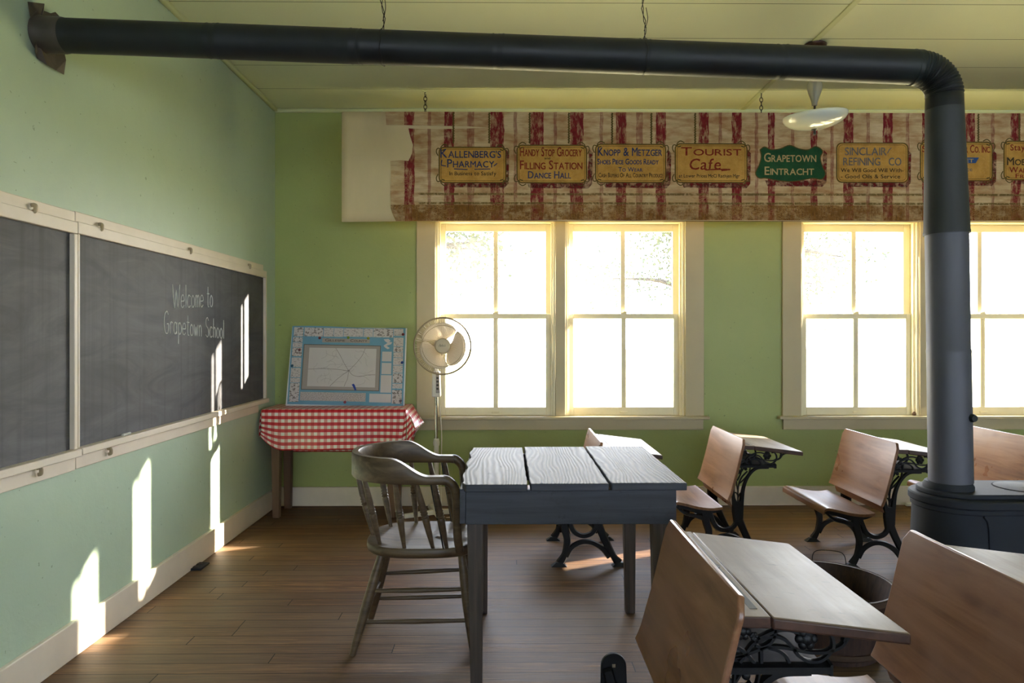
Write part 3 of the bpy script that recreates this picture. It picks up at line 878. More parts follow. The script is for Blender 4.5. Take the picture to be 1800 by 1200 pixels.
MB().tube([(XA, BY + 0.022, zb + 0.006), (XB_, BY + 0.022, zb + 0.006)], 0.009, 10).build('bottom_rod', M['tablewood'], t)
for px in (797, 860, 931, 1000, 1076, 1145, 1222, 1720, 1792):
    rope = MB(); y_ = 198
    while y_ < 250:
        rope.add([mp(px - 2, y_ + 2.6, .0012), mp(px + 2, y_, .0012), mp(px + 2, y_ + 1.9, .0012), mp(px - 2, y_ + 4.5, .0012)], [(0, 1, 2, 3)])
        y_ += 4.4
    rope.add([mp(px - 1.2, 197.5, .0014), mp(px + 1.2, 197.5, .0014), mp(px + 1.2, 252, .0014), mp(px - 1.2, 252, .0014)], [(0, 1, 2, 3)])
    rope.build('painted_rope', M['olive'], t, smooth=0)
# red shadow strips below each sign
sh = MB()
for x0, x1, y1 in ((790, 893, 325), (926, 1040, 326), (1060, 1178, 325), (1198, 1318, 325), (1345, 1452, 322), (1486, 1600, 323), (1636, 1750, 320), (1782, 1895, 318)):
    sh.add([mp(x0, y1 - 6, .0014), mp(x1 - 8, y1 - 6, .0014), mp(x1 - 4, 262, .0014), mp(x1 + 2, 268, .0014), mp(x1 + 1, y1 - 3, .0014), mp(x1 - 6, y1 + 5, .0014), mp(x0 + 4, y1 + 4, .0014)], [tuple(range(7))])
m = NT('red_shadow_paint')
m.set(m.b.inputs['Alpha'], m.rampf(m.noise(m.coord('Object', (4, 1, 4)), 5, 6, .7), [(.42, .25), (.56, .95)]))
M['red_paint'] = m.done(lin((116, 40, 40)), 0.85, 0, 0.15)
sh.build('painted_shadows', M['red_paint'], t, smooth=0)

def rrect(x0, x1, y0, y1, r, n=5, notch=False):
    pts = []
    for cx_, cy_, a0 in ((x1 - r, y0 + r, -90), (x1 - r, y1 - r, 0), (x0 + r, y1 - r, 90), (x0 + r, y0 + r, 180)):
        for k in range(n + 1):
            an = R(a0 + 90 * k / n); pts.append((cx_ + r * math.cos(an), cy_ + r * math.sin(an)))
    return pts
def loop_line(b, pts, w, y):
    n = len(pts); vs, fs = [], []
    for i in range(n):
        p, q = Vector(pts[i - 1]), Vector(pts[(i + 1) % n]); d = (q - p).normalized(); nn = Vector((-d.y, d.x))
        c = Vector(pts[i])
        vs += [mp(*(c + nn * w / 2), y), mp(*(c - nn * w / 2), y)]
    for i in range(n):
        j = (i + 1) % n; fs.append((2 * i, 2 * i + 1, 2 * j + 1, 2 * j))
    b.add(vs, fs)
def arc_line(b, pts, w, y):
    pts = smooth_path([Vector(p) for p in pts], 5); n = len(pts); vs, fs = [], []
    for i in range(n):
        d = (pts[min(i + 1, n - 1)] - pts[max(i - 1, 0)]).normalized(); nn = Vector((-d.y, d.x))
        vs += [mp(*(pts[i] + nn * w / 2), y), mp(*(pts[i] - nn * w / 2), y)]
    for i in range(n - 1): fs.append((2 * i, 2 * i + 1, 2 * i + 3, 2 * i + 2))
    b.add(vs, fs)
SIGNS = [
 ((771, 890, 258, 322), 'ochre', True, [("Kallenberg's", 'ink_blue', 774, 880, 277, 261, True), ('Pharmacy', 'ink_blue', 786, 868, 294, 279, True), ('In Business to Satisfy', 'ink_black', 790, 872, 308, 301, False)]),
 ((908, 1032, 254, 322), 'ochre', True, [('Handy Stop Grocery', 'ink_red', 914, 1022, 274, 258, True), ('and', 'ink_black', 957, 967, 279.5, 276, False), ('Filling Station', 'ink_red', 914, 1023, 297, 281, True), ('Dance Hall', 'ink_blue', 928, 1003, 313, 300, True)]),
 ((1046, 1171, 252, 321), 'ochre', True, [('Knopp & Metzger', 'ink_blue', 1051, 1163, 273, 258, True), ('Shoes Piece Goods Ready', 'ink_blue', 1050, 1157, 288, 278, True), ('to wear', 'ink_blue', 1087, 1129, 301, 293, True), ('Cash Buyers of all Country Produce', 'ink_black', 1052, 1165, 311, 303, True)]),
 ((1186, 1314, 251, 321), 'ochre', True, [('Tourist', 'ink_red', 1197, 1302, 272, 257, True), ('Cafe', 'ink_red', 1211, 1266, 297, 277, False), ('at Lower Prices McCl Rathjen Mgr', 'ink_black', 1193, 1300, 311, 305, False)]),
 (None, 'green_sign', False, [('Grapetown', 'ink_pale', 1343, 1434, 283, 267, True), ('Eintracht', 'ink_pale', 1344, 1430, 306, 291, True)]),
 ((1470, 1597, 249, 320), 'ochre', False, [('SINCLAIR', 'ink_faded', 1485, 1558, 271, 257, False), ('REFINING', 'ink_faded', 1482, 1547, 289, 275, False), ('CO', 'ink_faded', 1562, 1584, 289, 275, False), ('We Will Good Will With-', 'ink_black', 1478, 1588, 301, 294, False), ('- Good Oils & Service', 'ink_black', 1478, 1582, 312, 305, False)]),
 ((1617, 1745, 247, 317), 'ochre', True, [('S', 'ink_red', 1621, 1627, 265, 254, True), ('Motor Co. Inc.', 'ink_red', 1668, 1741, 266, 252, True), ('Service', 'ink_faded', 1676, 1709, 299, 292, False)]),
 ((1764, 1890, 245, 315), 'ochre', True, [('Stay', 'ink_red', 1776, 1801, 262, 251, False), ('Mobil', 'ink_black', 1770, 1812, 288, 274, True), ('Wal', 'ink_red', 1774, 1803, 301, 291, True), ('Fre', 'ink_red', 1785, 1806, 311, 303, True)]),
]
for rect, mt, scroll, lines in SIGNS:
    b = MB()
    if rect:
        x0, x1, y0, y1 = rect
        poly = rrect(x0, x1, y0, y1, 9)
    else:
        poly = [Vector(p) for p in [(1336, 262), (1344, 257), (1356, 262), (1372, 260), (1388, 254), (1404, 260), (1420, 262), (1434, 256), (1446, 264), (1442, 276), (1446, 292), (1451, 304), (1444, 314), (1428, 312), (1408, 316), (1388, 318), (1366, 316), (1346, 312), (1334, 312), (1328, 303), (1334, 290), (1338, 275)]]
        poly = smooth_path(poly + [poly[0]], 4)[:-1]
        poly = [(p.x, p.y) for p in poly]
    b.prism(poly, lambda u, v: mp(u, v, 0.0005), lambda u, v: mp(u, v, 0.0018))
    so = b.build('painted_sign', M[mt], t, smooth=0)
    bd = MB()
    if rect:
        loop_line(bd, rrect(x0 + 1, x1 - 1, y0 + 1, y1 - 1, 9), 2.0, 0.0002)
        loop_line(bd, rrect(x0 + 4.2, x1 - 4.2, y0 + 4.2, y1 - 4.2, 7), 0.8, 0.0002)
        if scroll:
            for cx_, sx in ((x0, 1), (x1, -1)):
                for cy_, sy in ((y0, 1), (y1, -1)):
                    arc_line(bd, [(cx_ + sx * 17, cy_ - sy * 1), (cx_ + sx * 10, cy_ - sy * 4), (cx_ + sx * 4, cy_ + sy * 1), (cx_ + sx * 6, cy_ + sy * 6), (cx_ + sx * 11, cy_ + sy * 5)], 1.7, 0.00015)
                    arc_line(bd, [(cx_ - sx * 1, cy_ + sy * 16), (cx_ - sx * 4, cy_ + sy * 9), (cx_ - sx * 2, cy_ + sy * 3), (cx_ + sx * 4, cy_ + sy * 4)], 1.7, 0.00015)
    else:
        loop_line(bd, poly, 1.6, 0.0002)
    bd.build('border', M['olive'], so, smooth=0)
    for (tx, ik, xa, xb_, yb, yt, sc) in lines:
        lt = MB()
        text_on(lt, tx, lambda u, v, e=0: mp(u, v, -0.0004 - e), xa, xb_, yb, yt, sc, shear=0.12 if tx == 'Cafe' else 0.0, bold=0.45 if yb - yt > 9 else 0.25)
        lt.build('lettering', M[ik], so, smooth=0)
    ex = MB()
    if lines[0][0].startswith('Kall'):
        for q in ([(798, 297), (822, 298)], [(834, 297.5), (862, 297)], [(777, 281), (776, 290), (784, 292)], [(868, 292), (874, 287)]):
            e1 = MB(); arc_line(e1, q, 1.7, -0.0003); e1.build('flourish', M['ink_blue'], so, smooth=0)
    elif lines[0][0] == 'Tourist':
        arc_line(ex, [(1240, 298), (1258, 297), (1284, 297), (1268, 299)], 2.2, -0.0003); ex.build('flourish', M['ink_red'], so, smooth=0)
    elif lines[0][0] == 'SINCLAIR':
        arc_line(ex, [(1560, 268), (1563, 262), (1567, 258)], 1.6, -0.0003); ex.build('flourish', M['ink_faded'], so, smooth=0)
    elif lines[0][0] == 'S':
        ex.add([mp(1632, 275, -.0003), mp(1721, 275, -.0003), mp(1715, 285, -.0003), mp(1626, 285, -.0003)], [(0, 1, 2, 3)])
        fl_ = ex.build('ribbon', plain('blue_ribbon_paint', (40, 78, 136), 0.8), so, smooth=0)
        lt = MB(); text_on(lt, 'CHEVROLET', lambda u, v, e=0: mp(u, v, -0.0006 - e), 1638, 1711, 283.5, 277, False, bold=0.3)
        lt.build('lettering', M['ink_pale'], so, smooth=0)
# chains
for px, lab in ((747, 'short hook chain holding the left part of the painted curtain'), (1340, 'short hook chain holding the painted curtain left of the ceiling lamp')):
    x_ = pxX(px)
    c = thing('hanging_chain', (x_, BY + 0.02, zt), lab, 'chain', 'curtain chains')
    ch = MB(); n = 5; z_ = zt - 0.005; hl = (H - 0.02 - z_) / n
    for k in range(n):
        zc = z_ + hl * (k + .5); pts = []
        for i in range(14):
            an = 2 * math.pi * i / 14
            ux, uz = math.cos(an) * 0.011, math.sin(an) * (hl * .62)
            pts.append((x_ + ux, BY + .02, zc + uz) if k % 2 else (x_ + ux * .25, BY + .02 + ux, zc + uz))
        ch.tube(pts, 0.0028, 6, closed=True)
    ch.build('links', M['wire'], c)
    MB().tube(smooth_path([(x_ - .02, BY + .02, H - .004), (x_ - .008, BY + .02, H - .012), (x_, BY + .02, H - .03), (x_ + .008, BY + .02, H - .012), (x_ + .02, BY + .02, H - .004)], 4), 0.004, 6).build('ceiling_hook', M['crown'], c)

# ------------------------------------------------------------------ ceiling lamp
LY = 4.06
lp = P(1432, 200, Y=LY); LX = lp.x
t = thing('ceiling_lamp', (LX, LY, H), 'white glass bowl lamp hanging from a bronze ceiling plate', 'lamp')
MB().lathe((LX, LY, H), (LX, LY, H - 0.075), [(0, .055), (.12, .068), (.25, .066), (.4, .05), (.6, .044), (.8, .034), (.9, .036), (1, .02)], 28).build('canopy', M['bronze'], t)
MB().tube([(LX, LY, H - .07), (LX, LY, 2.56)], 0.006, 10).build('stem', M['bronze'], t)
z0, z1 = P(1432, 140, Y=LY).z, P(1432, 186, Y=LY).z
MB().lathe((LX, LY, z0), (LX, LY, z1), [(0, .018), (.08, .034), (.2, .041), (.35, .042), (.55, .034), (.75, .022), (.9, .016), (1, .015)], 24).build('glass_drop', M['frost'], t)
zr1, zr2 = P(1432, 203, Y=LY).z, P(1432, 227, Y=LY).z
prof_o, prof_i = [], []
for i in range(13):
    f = i / 12
    r_ = 0.182 * math.sin(f * math.pi / 2) ** 0.92
    z_ = zr2 + (zr1 - zr2) * (1 - math.cos(f * math.pi / 2)) * 1.0
    prof_o.append((max(r_, .004), z_)); prof_i.append((max(r_ - .005, .003), z_ + .005))
b = MB(); pr = prof_o + prof_i[::-1]
b.lathe((LX, LY, 0), (LX, LY, 1), [(z, r) for r, z in pr], 48)
piv = Vector((LX, LY, zr1 + .02)); tilt = Matrix.Rotation(R(-5), 3, 'X').inverted() @ Matrix.Rotation(R(-4), 3, 'Y')
b.v = [piv + tilt @ (v - piv) for v in b.v]
bw = b.build('bowl', M['milk'], t, smooth=60)
MB().lathe((LX, LY, zr2 + .004), (LX, LY, zr2 - .035), [(0, .018), (.2, .02), (.3, .008), (.6, .007), (.8, .009), (1, .003)], 16).build('finial', M['dark'], t)

# ------------------------------------------------------------------ corner table, cloth, map board
t = thing('side_table', (-1.24, 5.05, 0), 'plain brown wooden side table in the corner under a red checked cloth', 'table')
TZ = 0.78
MB().box(-1.735, -0.735, 4.885, 5.235, TZ - .028, TZ).build('tabletop', M['tablewood'], t, bevel=0.003)
MB().box(-1.69, -0.78, 4.92, 5.21, TZ - .13, TZ - .028).build('apron', M['tablewood'], t, bevel=0.003)
for x_ in (-1.655, -0.825):
    for y_ in (4.935, 5.195):
        h0, h1 = 0.033, 0.024
        MB().hexa([(x_ - h1, y_ - h1, 0), (x_ + h1, y_ - h1, 0), (x_ + h1, y_ + h1, 0), (x_ - h1, y_ + h1, 0)], [(x_ - h0, y_ - h0, TZ - .03), (x_ + h0, y_ - h0, TZ - .03), (x_ + h0, y_ + h0, TZ - .03), (x_ - h0, y_ + h0, TZ - .03)]).build('leg', M['tablewood'], t, bevel=0.003)

ct = thing('tablecloth', (-1.24, 5.05, TZ), 'red and white checked oilcloth draped over the corner table', 'tablecloth')
def sheet(fn, nu, nv, uvf, name):
    b = MB(); b.grid(fn, nu, nv)
    b.uv = [uvf(i / nu, j / nv) for i in range(nu + 1) for j in range(nv + 1)]
    return b.build(name, M['gingham'], ct, smooth=60, solid=0.0015)
zt_ = TZ + 0.003
# one continuous sheet along the depth: top then front drop, with rounded front edge
x0c, x1c = -1.745, -0.722
drop = 0.285; dep = 0.36
def prof(s_):       # s_: distance from the back edge; returns (y, z)
    rr_ = 0.018
    if s_ < dep - rr_: return 5.24 - s_, zt_
    k = s_ - (dep - rr_)
    if k < rr_ * math.pi / 2:
        an = k / rr_; return 5.24 - (dep - rr_) - rr_ * math.sin(an), zt_ - rr_ * (1 - math.cos(an))
    return 5.24 - dep, zt_ - rr_ - (k - rr_ * math.pi / 2)
TOT = dep + drop
def cloth(u, v):
    s_ = v * TOT
    y_, z_ = prof(s_)
    x_ = x0c + (x1c - x0c) * u
    hang = max(0, (s_ - dep) / drop)
    y_ -= hang * (0.012 + 0.008 * math.sin(x_ * 9) + 0.004 * math.sin(x_ * 23 + 1))
    z_ += 0.012 * hang * math.sin((u - .1) * 3) * u
    if u < 0.16: z_ += hang * hang * 0.10 * ((0.16 - u) / 0.16) ** 2; y_ -= 0.01 * hang * ((0.16 - u) / .16)
    if hang > 0: x_ += -0.028 * hang * hang * (u > .85) * (u - .85) / .15 + 0.0
    return (x_, y_, z_)
sheet(cloth, 80, 60, lambda u, v: (u * (x1c - x0c), v * TOT), 'top_and_front')
# back drop
sheet(lambda u, v: (x0c + .06 + (x1c - x0c - .12) * u, 5.243, zt_ - .005 - v * .36), 20, 8, lambda u, v: (u * .9, v * .36), 'back_drop')
# right end: folded corner and the side flap
def fold(pts, nu, nv, uvs, name, mat=None):
    """bilinear patch over four corners (a b / c d)"""
    a_, b2, c_, d_ = [Vector(p) for p in pts]
    ua, ub, uc, ud = [Vector(p) for p in uvs]
    b = MB()
    def fn(u, v):
        p = (a_ * (1 - u) + b2 * u) * (1 - v) + (c_ * (1 - u) + d_ * u) * v
        return p + Vector((0.006 * math.sin(v * 4 + u * 2) * v, -0.006 * math.sin(u * 3.1) * v, 0))
    b.grid(fn, nu, nv)
    f2 = lambda u, v: (ua * (1 - u) + ub * u) * (1 - v) + (uc * (1 - u) + ud * u) * v
    b.uv = [tuple(f2(i / nu, j / nv)) for i in range(nu + 1) for j in range(nv + 1)]
    return b.build(name, mat or M['gingham'], ct, smooth=60, solid=0.0015)
cor = Vector((x1c, 5.24 - dep + .012, zt_ - .003))
corb = Vector((x1c, 5.24, zt_))
A1 = Vector((x1c - .030, 4.867, zt_ - .285)); A2 = P(716, 787, Y=4.83); A3 = P(731, 757, Y=4.90); A4 = P(746, 742, Y=5.06); A5 = P(722, 802, Y=5.02)
fold([cor + Vector((-.012, -.01, -.012)), cor, A1, A2], 10, 12, [(1.0, .36), (1.02, .36), (1.0, .65), (1.10, .66)], 'corner_fold')
fold([cor, cor + Vector((.004, .03, 0)), A2, A3], 8, 12, [(.03, .36), (.05, .37), (.06, .66), (.18, .6)], 'corner_fold')
fold([cor + Vector((.003, .03, 0)), corb, A3, A4], 10, 10, [(.02, .0), (.28, .0), (.1, .2), (.3, .2)], 'side_flap')
fold([A3 + Vector((.0, .02, 0)), A4, A3 + Vector((-.03, .06, -.06)), A4 + Vector((-.07, .02, -.075))], 6, 6, [(.1, .2), (.3, .2), (.1, .3), (.3, .3)], 'flap_underside', M['cloth_back'])
fold([A3 + Vector((-.02, .03, 0)), A3 + Vector((-.01, .13, .02)), A2 + Vector((.0, .1, .0)), A5], 6, 8, [(.0, .0), (.13, .0), (.0, .17), (.12, .2)], 'inner_fold')
# left end
sheet(lambda u, v: (x0c - 0.004 - .016 * math.sin(v * 2.0), 5.24 - .352 * u, zt_ - .004 - v * .20 * (0.55 + .45 * u)), 12, 10, lambda u, v: (u * .36, v * .2), 'left_drop')

# map board leaning on the wall
bl, br = P(502, 709, Y=5.10), P(711, 708, Y=5.10)
zb0 = TZ + .0065
bl.z = br.z = zb0
ht = 0.612
ang = math.atan2(0.135, ht)
mbd = thing('map_board', ((bl.x + br.x) / 2, 5.10, zb0), 'board with a blue county road map leaning against the far wall on the checked table', 'map')
ex_ = Vector((1, 0, 0)); ev = Vector((0, math.sin(ang), math.cos(ang))); en = Vector((0, -math.cos(ang), math.sin(ang)))
o_ = Vector((bl.x, 5.10, zb0))
Wb = br.x - bl.x
def bm_(u, v, n=0.0): return o_ + ex_ * u + ev * v + en * n
MB().prism([(0, 0), (Wb, 0), (Wb, ht - .02), (0.01, ht - .01)], lambda u, v: bm_(u, v, -.006), lambda u, v: bm_(u, v, 0)).build('backing_board', M['foam'], mbd, smooth=0)
SZ = 0.000650
def zc(x_, y_, n=0.0):          # zoom pixel on the map print -> board
    return bm_((x_ - 95) * SZ + 0.006, (1052 - y_ - (x_ - 100) * 0.021) * SZ + 0.010, n)
def quad(b, x0, y0, x1, y1, n, th=0.0008):
    b.prism([(x0, y0), (x1, y0), (x1, y1), (x0, y1)], lambda u, v: zc(u, v, n), lambda u, v: zc(u, v, n + th)); return b
sh_ = MB()
def sheetf(u, v):
    x_ = 103 + (1432 - 103) * u; y_ = 1050 - (1050 - 130) * v
    bow = 0.010 * v ** 4 * math.sin(u * math.pi * 1.0 + .2) + 0.006 * v ** 6 * math.sin(u * 8)
    p = zc(x_, y_, 0.0012)
    return p + en * 0.0 + ev * (0.004 * math.sin(u * 7) * (v > .98))
sh_.grid(sheetf, 30, 30); sh_.build('map_sheet', M['map_blue'], mbd, smooth=0)
quad(MB(), 250, 345, 1150, 880, .0014).build('map_frame', M['map_dark'], mbd, smooth=0)
quad(MB(), 258, 353, 1142, 872, .0019).build('map_border', M['map_grey'], mbd, smooth=0)
quad(MB(), 318, 385, 1100, 838, .0023).build('county_map', M['map_white'], mbd, smooth=0)
rd = MB()
def road(pts, w):
    q = smooth_path([Vector(p) for p in pts], 5)
    for i in range(len(q) - 1):
        d = (q[i + 1] - q[i]).normalized(); nn = Vector((-d.y, d.x)) * w / 2
        rd.add([zc(*(q[i] + nn), .0034), zc(*(q[i] - nn), .0034), zc(*(q[i + 1] - nn), .0034), zc(*(q[i + 1] + nn), .0034)], [(0, 1, 2, 3)])
C_ = (788, 650)
for pts in ([C_, (730, 560), (680, 470), (625, 385)], [C_, (870, 560), (935, 470), (968, 385)], [C_, (640, 635), (480, 632), (320, 640)], [C_, (840, 700), (920, 715), (1010, 695), (1098, 690)], [C_, (720, 700), (640, 770), (580, 835)], [C_, (780, 740), (760, 790), (745, 835)]): road(pts, 5)
rnd = random.Random(2)
for k in range(34):
    x_, y_ = rnd.uniform(340, 1080), rnd.uniform(405, 820)
    an = rnd.uniform(0, 6.3); pts = [(x_, y_)]
    for i in range(4):
        an += rnd.uniform(-.8, .8); x_ += math.cos(an) * 38; y_ += math.sin(an) * 30
        if 330 < x_ < 1090 and 395 < y_ < 828: pts.append((x_, y_))
    if len(pts) > 2: road(pts, 1.8)
rd.ball(zc(*C_, .003), 0.010, 8, 4, (1, .1, .8))
rd.build('road_lines', M['road'], mbd, smooth=0)
quad(MB(), 462, 270, 1018, 318, .0014).build('title_plate', M['map_grey'], mbd, smooth=0)
tt = MB()
text_on(tt, 'Gillespie', lambda u, v, e=0: zc(u, v, .0026 + e), 495, 725, 306, 274, True, bold=1.2)
text_on(tt, 'County', lambda u, v, e=0: zc(u, v, .0026 + e), 790, 985, 306, 274, True, bold=1.2)
tt.build('title_lettering', M['map_dark'], mbd, smooth=0)
cards = [(125, 145, 235, 255, 'card_pic'), (247, 145, 466, 250, 'card_pic'), (474, 145, 588, 250, 'card'), (592, 145, 702, 250, 'card'), (708, 145, 935, 245, 'card'), (942, 145, 1050, 245, 'card'), (1056, 140, 1288, 245, 'card_pic'), (1294, 140, 1405, 225, 'card'),
 (120, 265, 232, 320, 'card_pic'), (120, 326, 232, 382, 'card'), (120, 388, 232, 490, 'card_pic'), (120, 505, 232, 618, 'card'), (120, 628, 232, 738, 'card'), (120, 745, 232, 800, 'card'), (120, 806, 230, 1022, 'card_pic'),
 (1296, 245, 1410, 348, 'card'), (1298, 355, 1410, 415, 'card_pic'), (1300, 420, 1412, 480, 'card'), (1300, 485, 1412, 570, 'card'), (1300, 577, 1412, 662, 'card'), (1300, 668, 1414, 780, 'card_pic'), (1300, 788, 1414, 845, 'card'), (1300, 862, 1412, 1020, 'card_pic'),
 (1168, 415, 1278, 530, 'map_white'), (1168, 548, 1280, 680, 'map_white'), (1164, 692, 1288, 895, 'map_white'), (245, 905, 998, 1005, 'card_text'), (1040, 910, 1290, 1010, 'map_white')]
for x0, y0, x1, y1, mt in cards:
    b = MB(); quad(b, x0, y0, x1, y1, .0014); b.build('advert_card', M[mt], mbd, smooth=0)
b = MB()
b.prism([(1178, 268), (1235, 262), (1262, 285), (1240, 300), (1280, 300), (1268, 325), (1215, 345), (1255, 372), (1230, 385), (1200, 368), (1180, 345), (1225, 310), (1200, 295)], lambda u, v: zc(u, v, .0014), lambda u, v: zc(u, v, .002)); b.build('ribbon_emblem', M['map_white'], mbd, smooth=0)
for x_, y_, c in ((432, 268, (120, 60, 60)), (766, 258, (120, 150, 40)), (1000, 260, (150, 150, 40)), (1405, 205, (110, 30, 40)), (1405, 540, (40, 70, 150)), (205, 415, (110, 60, 70)), (132, 605, (40, 90, 110)), (764, 1015, (150, 70, 80)), (1402, 985, (100, 90, 100))):
    key = 'pin_%d_%d_%d' % c
    if key not in M: M[key] = plain('pin_colour', c, 0.35)
    p = zc(x_, y_, .002)
    MB().lathe(p, p + en * 0.010, [(0, .010), (.5, .011), (1, .006)], 12).build('magnet_pin', M[key], mbd)
b = MB(); b.prism([(832, 810), (856, 800), (868, 815), (890, 872), (872, 880), (846, 830)], lambda u, v: zc(u, v, .0036), lambda u, v: zc(u, v, .0065)); b.build('blue_arrow', M['blue_pin'], mbd, smooth=0)

# ------------------------------------------------------------------ standing fan
FB = Vector((P(767, 898, Y=4.97).x, 4.97, 0))
def make_fan(base, head_off, yaw, label):
    t = thing('standing_fan', base, label, 'fan', 'standing fans by the windows')
    for an in (18, 108, 198, 288):
        d = Vector((math.cos(R(an)), math.sin(R(an)), 0)); n_ = Vector((-d.y, d.x, 0))
        L = 0.235
        p0, p1 = base + d * .015, base + d * L
        MB().hexa([p0 - n_ * .022 + Vector((0, 0, .012)), p1 - n_ * .017, p1 + n_ * .017, p0 + n_ * .022 + Vector((0, 0, .012))],
                  [p0 - n_ * .019 + Vector((0, 0, .045)), p1 - n_ * .014 + Vector((0, 0, .03)), p1 + n_ * .014 + Vector((0, 0, .03)), p0 + n_ * .019 + Vector((0, 0, .045))]).build('foot', M['plastic'], t, bevel=0.004)
    MB().lathe(base + Vector((0, 0, .012)), base + Vector((0, 0, .1)), [(0, .032), (.3, .032), (.6, .024), (1, .021)], 20).build('socket', M['plastic'], t)
    zc1 = P(767, 778, Y=4.97).z; zc2 = P(767, 697, Y=4.97).z
    MB().tube([base + Vector((0, 0, .1)), base + Vector((0, 0, zc1))], 0.018, 16).build('lower_pole', M['plastic'], t)
    MB().lathe(base + Vector((0, 0, zc1 - .02)), base + Vector((0, 0, zc1 + .03)), [(0, .022), (.5, .024), (1, .018)], 16).build('clamp_collar', M['plastic'], t)
    MB().tube([base + Vector((0, 0, zc1)), base + Vector((0, 0, zc2 + .02))], 0.0115, 16).build('upper_pole', M['chrome'], t)
    zb1 = P(767, 652, Y=4.97).z
    bx = MB(); x_, y_ = base.x, base.y
    bx.hexa([(x_ - .032, y_ - .035, zc2), (x_ + .032, y_ - .035, zc2), (x_ + .032, y_ + .035, zc2), (x_ - .032, y_ + .035, zc2)], [(x_ - .026, y_ - .05, zb1), (x_ + .026, y_ - .05, zb1), (x_ + .026, y_ + .03, zb1), (x_ - .026, y_ + .03, zb1)])
    bxo = bx.build('control_box', M['plastic'], t, bevel=0.008)
    pn = MB(); pn.hexa([(x_ + .002, y_ - .048, zc2 + .03), (x_ + .03, y_ - .048, zc2 + .03), (x_ + .03, y_ - .03, zc2 + .03), (x_ + .002, y_ - .03, zc2 + .03)], [(x_ + .002, y_ - .053, zb1 - .02), (x_ + .026, y_ - .053, zb1 - .02), (x_ + .026, y_ - .03, zb1 - .02), (x_ + .002, y_ - .03, zb1 - .02)])
    pn.build('button_panel', M['map_grey'], bxo, bevel=0.003)
    for k in range(4):
        zz_ = zc2 + .055 + k * .026
        MB().box(x_ + .006, x_ + .023, y_ - .057, y_ - .04, zz_, zz_ + .014).build('button', M['dark'], bxo, bevel=0.003)
    hc = base + head_off
    fwd = Vector((math.sin(yaw), -math.cos(yaw), 0.02)).normalized(); rt = fwd.cross(Vector((0, 0, 1))).normalized() * -1; up = rt.cross(fwd) * -1
    if up.z < 0: up = -up
    def hp(r, an, d): return hc + rt * math.cos(an) * r + up * math.sin(an) * r + fwd * d
    MB().lathe(hc - fwd * .19, hc - fwd * .03, [(0, .03), (.15, .055), (.5, .062), (.9, .055), (1, .045)], 24).build('motor', M['plastic'], t)
    MB().tube(smooth_path([Vector((x_, y_, zb1 - .02)), Vector((x_, y_, zb1 + .03)), hc - fwd * .12 - up * .04], 5), 0.018, 12).build('neck', M['plastic'], t)
    RR = 0.2
    gr = MB()
    for (d, r, w) in ((0.0, RR, .0062), (0.0, RR * .975, .0022), (.038, RR * .72, .0022)):
        gr.tube([hp(r, 2 * math.pi * i / 56, d) for i in range(56)], w, 6, closed=True, up=tuple(fwd))
    for i in range(96):
        an = 2 * math.pi * i / 96
        gr.tube([hp(.052, an, .048), hp(RR * .72, an, .038), hp(RR * .95, an, .012), hp(RR, an, 0)], 0.0009, 4, cap=False)
    gro = gr.build('front_grille', M['grille'], t)
    rg = MB()
    rg.tube([hp(RR * .72, 2 * math.pi * i / 40, -.10) for i in range(40)], .0018, 5, closed=True, up=tuple(fwd))
    for i in range(72):
        an = 2 * math.pi * (i + .5) / 72
        rg.tube([hp(.05, an, -.11), hp(RR * .72, an, -.10), hp(RR * .95, an, -.03), hp(RR, an, -.004)], 0.0009, 4, cap=False)
    rg.build('rear_grille', M['grille'], t)
    for k in range(3):
        a0 = R(95 + 120 * k)
        bl_ = MB()
        def fn(u, v):
            r = .03 + (.168 - .03) * v
            half = R(20 + 40 * math.sin(min(1, v * 1.05) * math.pi * .62))
            an = a0 + (u - .5) * 2 * half + (0.22 * v)
            rr_ = r * (1 - .10 * (2 * u - 1) ** 4 * v)
            return hp(rr_, an, -.045 + (u - .5) * .035)
        bl_.grid(fn, 12, 10)
        bl_.build('blade', M['blade'], t, smooth=60, solid=.002)
    MB().lathe(hc - fwd * .04, hc + fwd * .0, [(0, .04), (1, .036)], 24).build('blade_hub', M['blade'], t)
    cap_ = MB().lathe(hc + fwd * .040, hc + fwd * .056, [(0, .054), (.6, .054), (.9, .050), (1, .044)], 36).build('grille_badge', M['badge'], gro)
    lg = MB()
    handwrite(lg, 'Arko', lambda u, v: hc + rt * (-.026 + u) + up * (-.008 + v + u * .12) + fwd * .0572, .021, .0008, 1.25, .04, 4, tuple(fwd))
    lg.build('script_logo', M['black'], cap_)
    cd = MB(); cd.tube(smooth_path([Vector((x_ + .01, y_ + .03, zc2 + .01)), Vector((x_ + .035, y_ + .03, .6)), Vector((x_ + .03, y_ + .03, .2)), Vector((x_ + .05, y_ - .02, .012)), Vector((x_ + .12, y_ - .07, .006)), Vector((x_ + .3, y_ - .02, .006)), Vector((x_ + .42, y_ + .18, .006))], 6), .0035, 6)
    cd.build('power_cord', M['plastic'], t)
    return t
hd = P(778, 608, Y=4.82)
fan = make_fan(FB, hd - FB, R(6), 'white standing fan between the checked corner table and the left window')
h2 = P(1841, 624, Y=4.82)
fb2 = Vector((h2.x + 0.03, 4.97, 0))
dup(fan, Vector((fb2.x, 4.97, -0.0)), 'white standing fan at the right picture edge, only its grille rim showing')
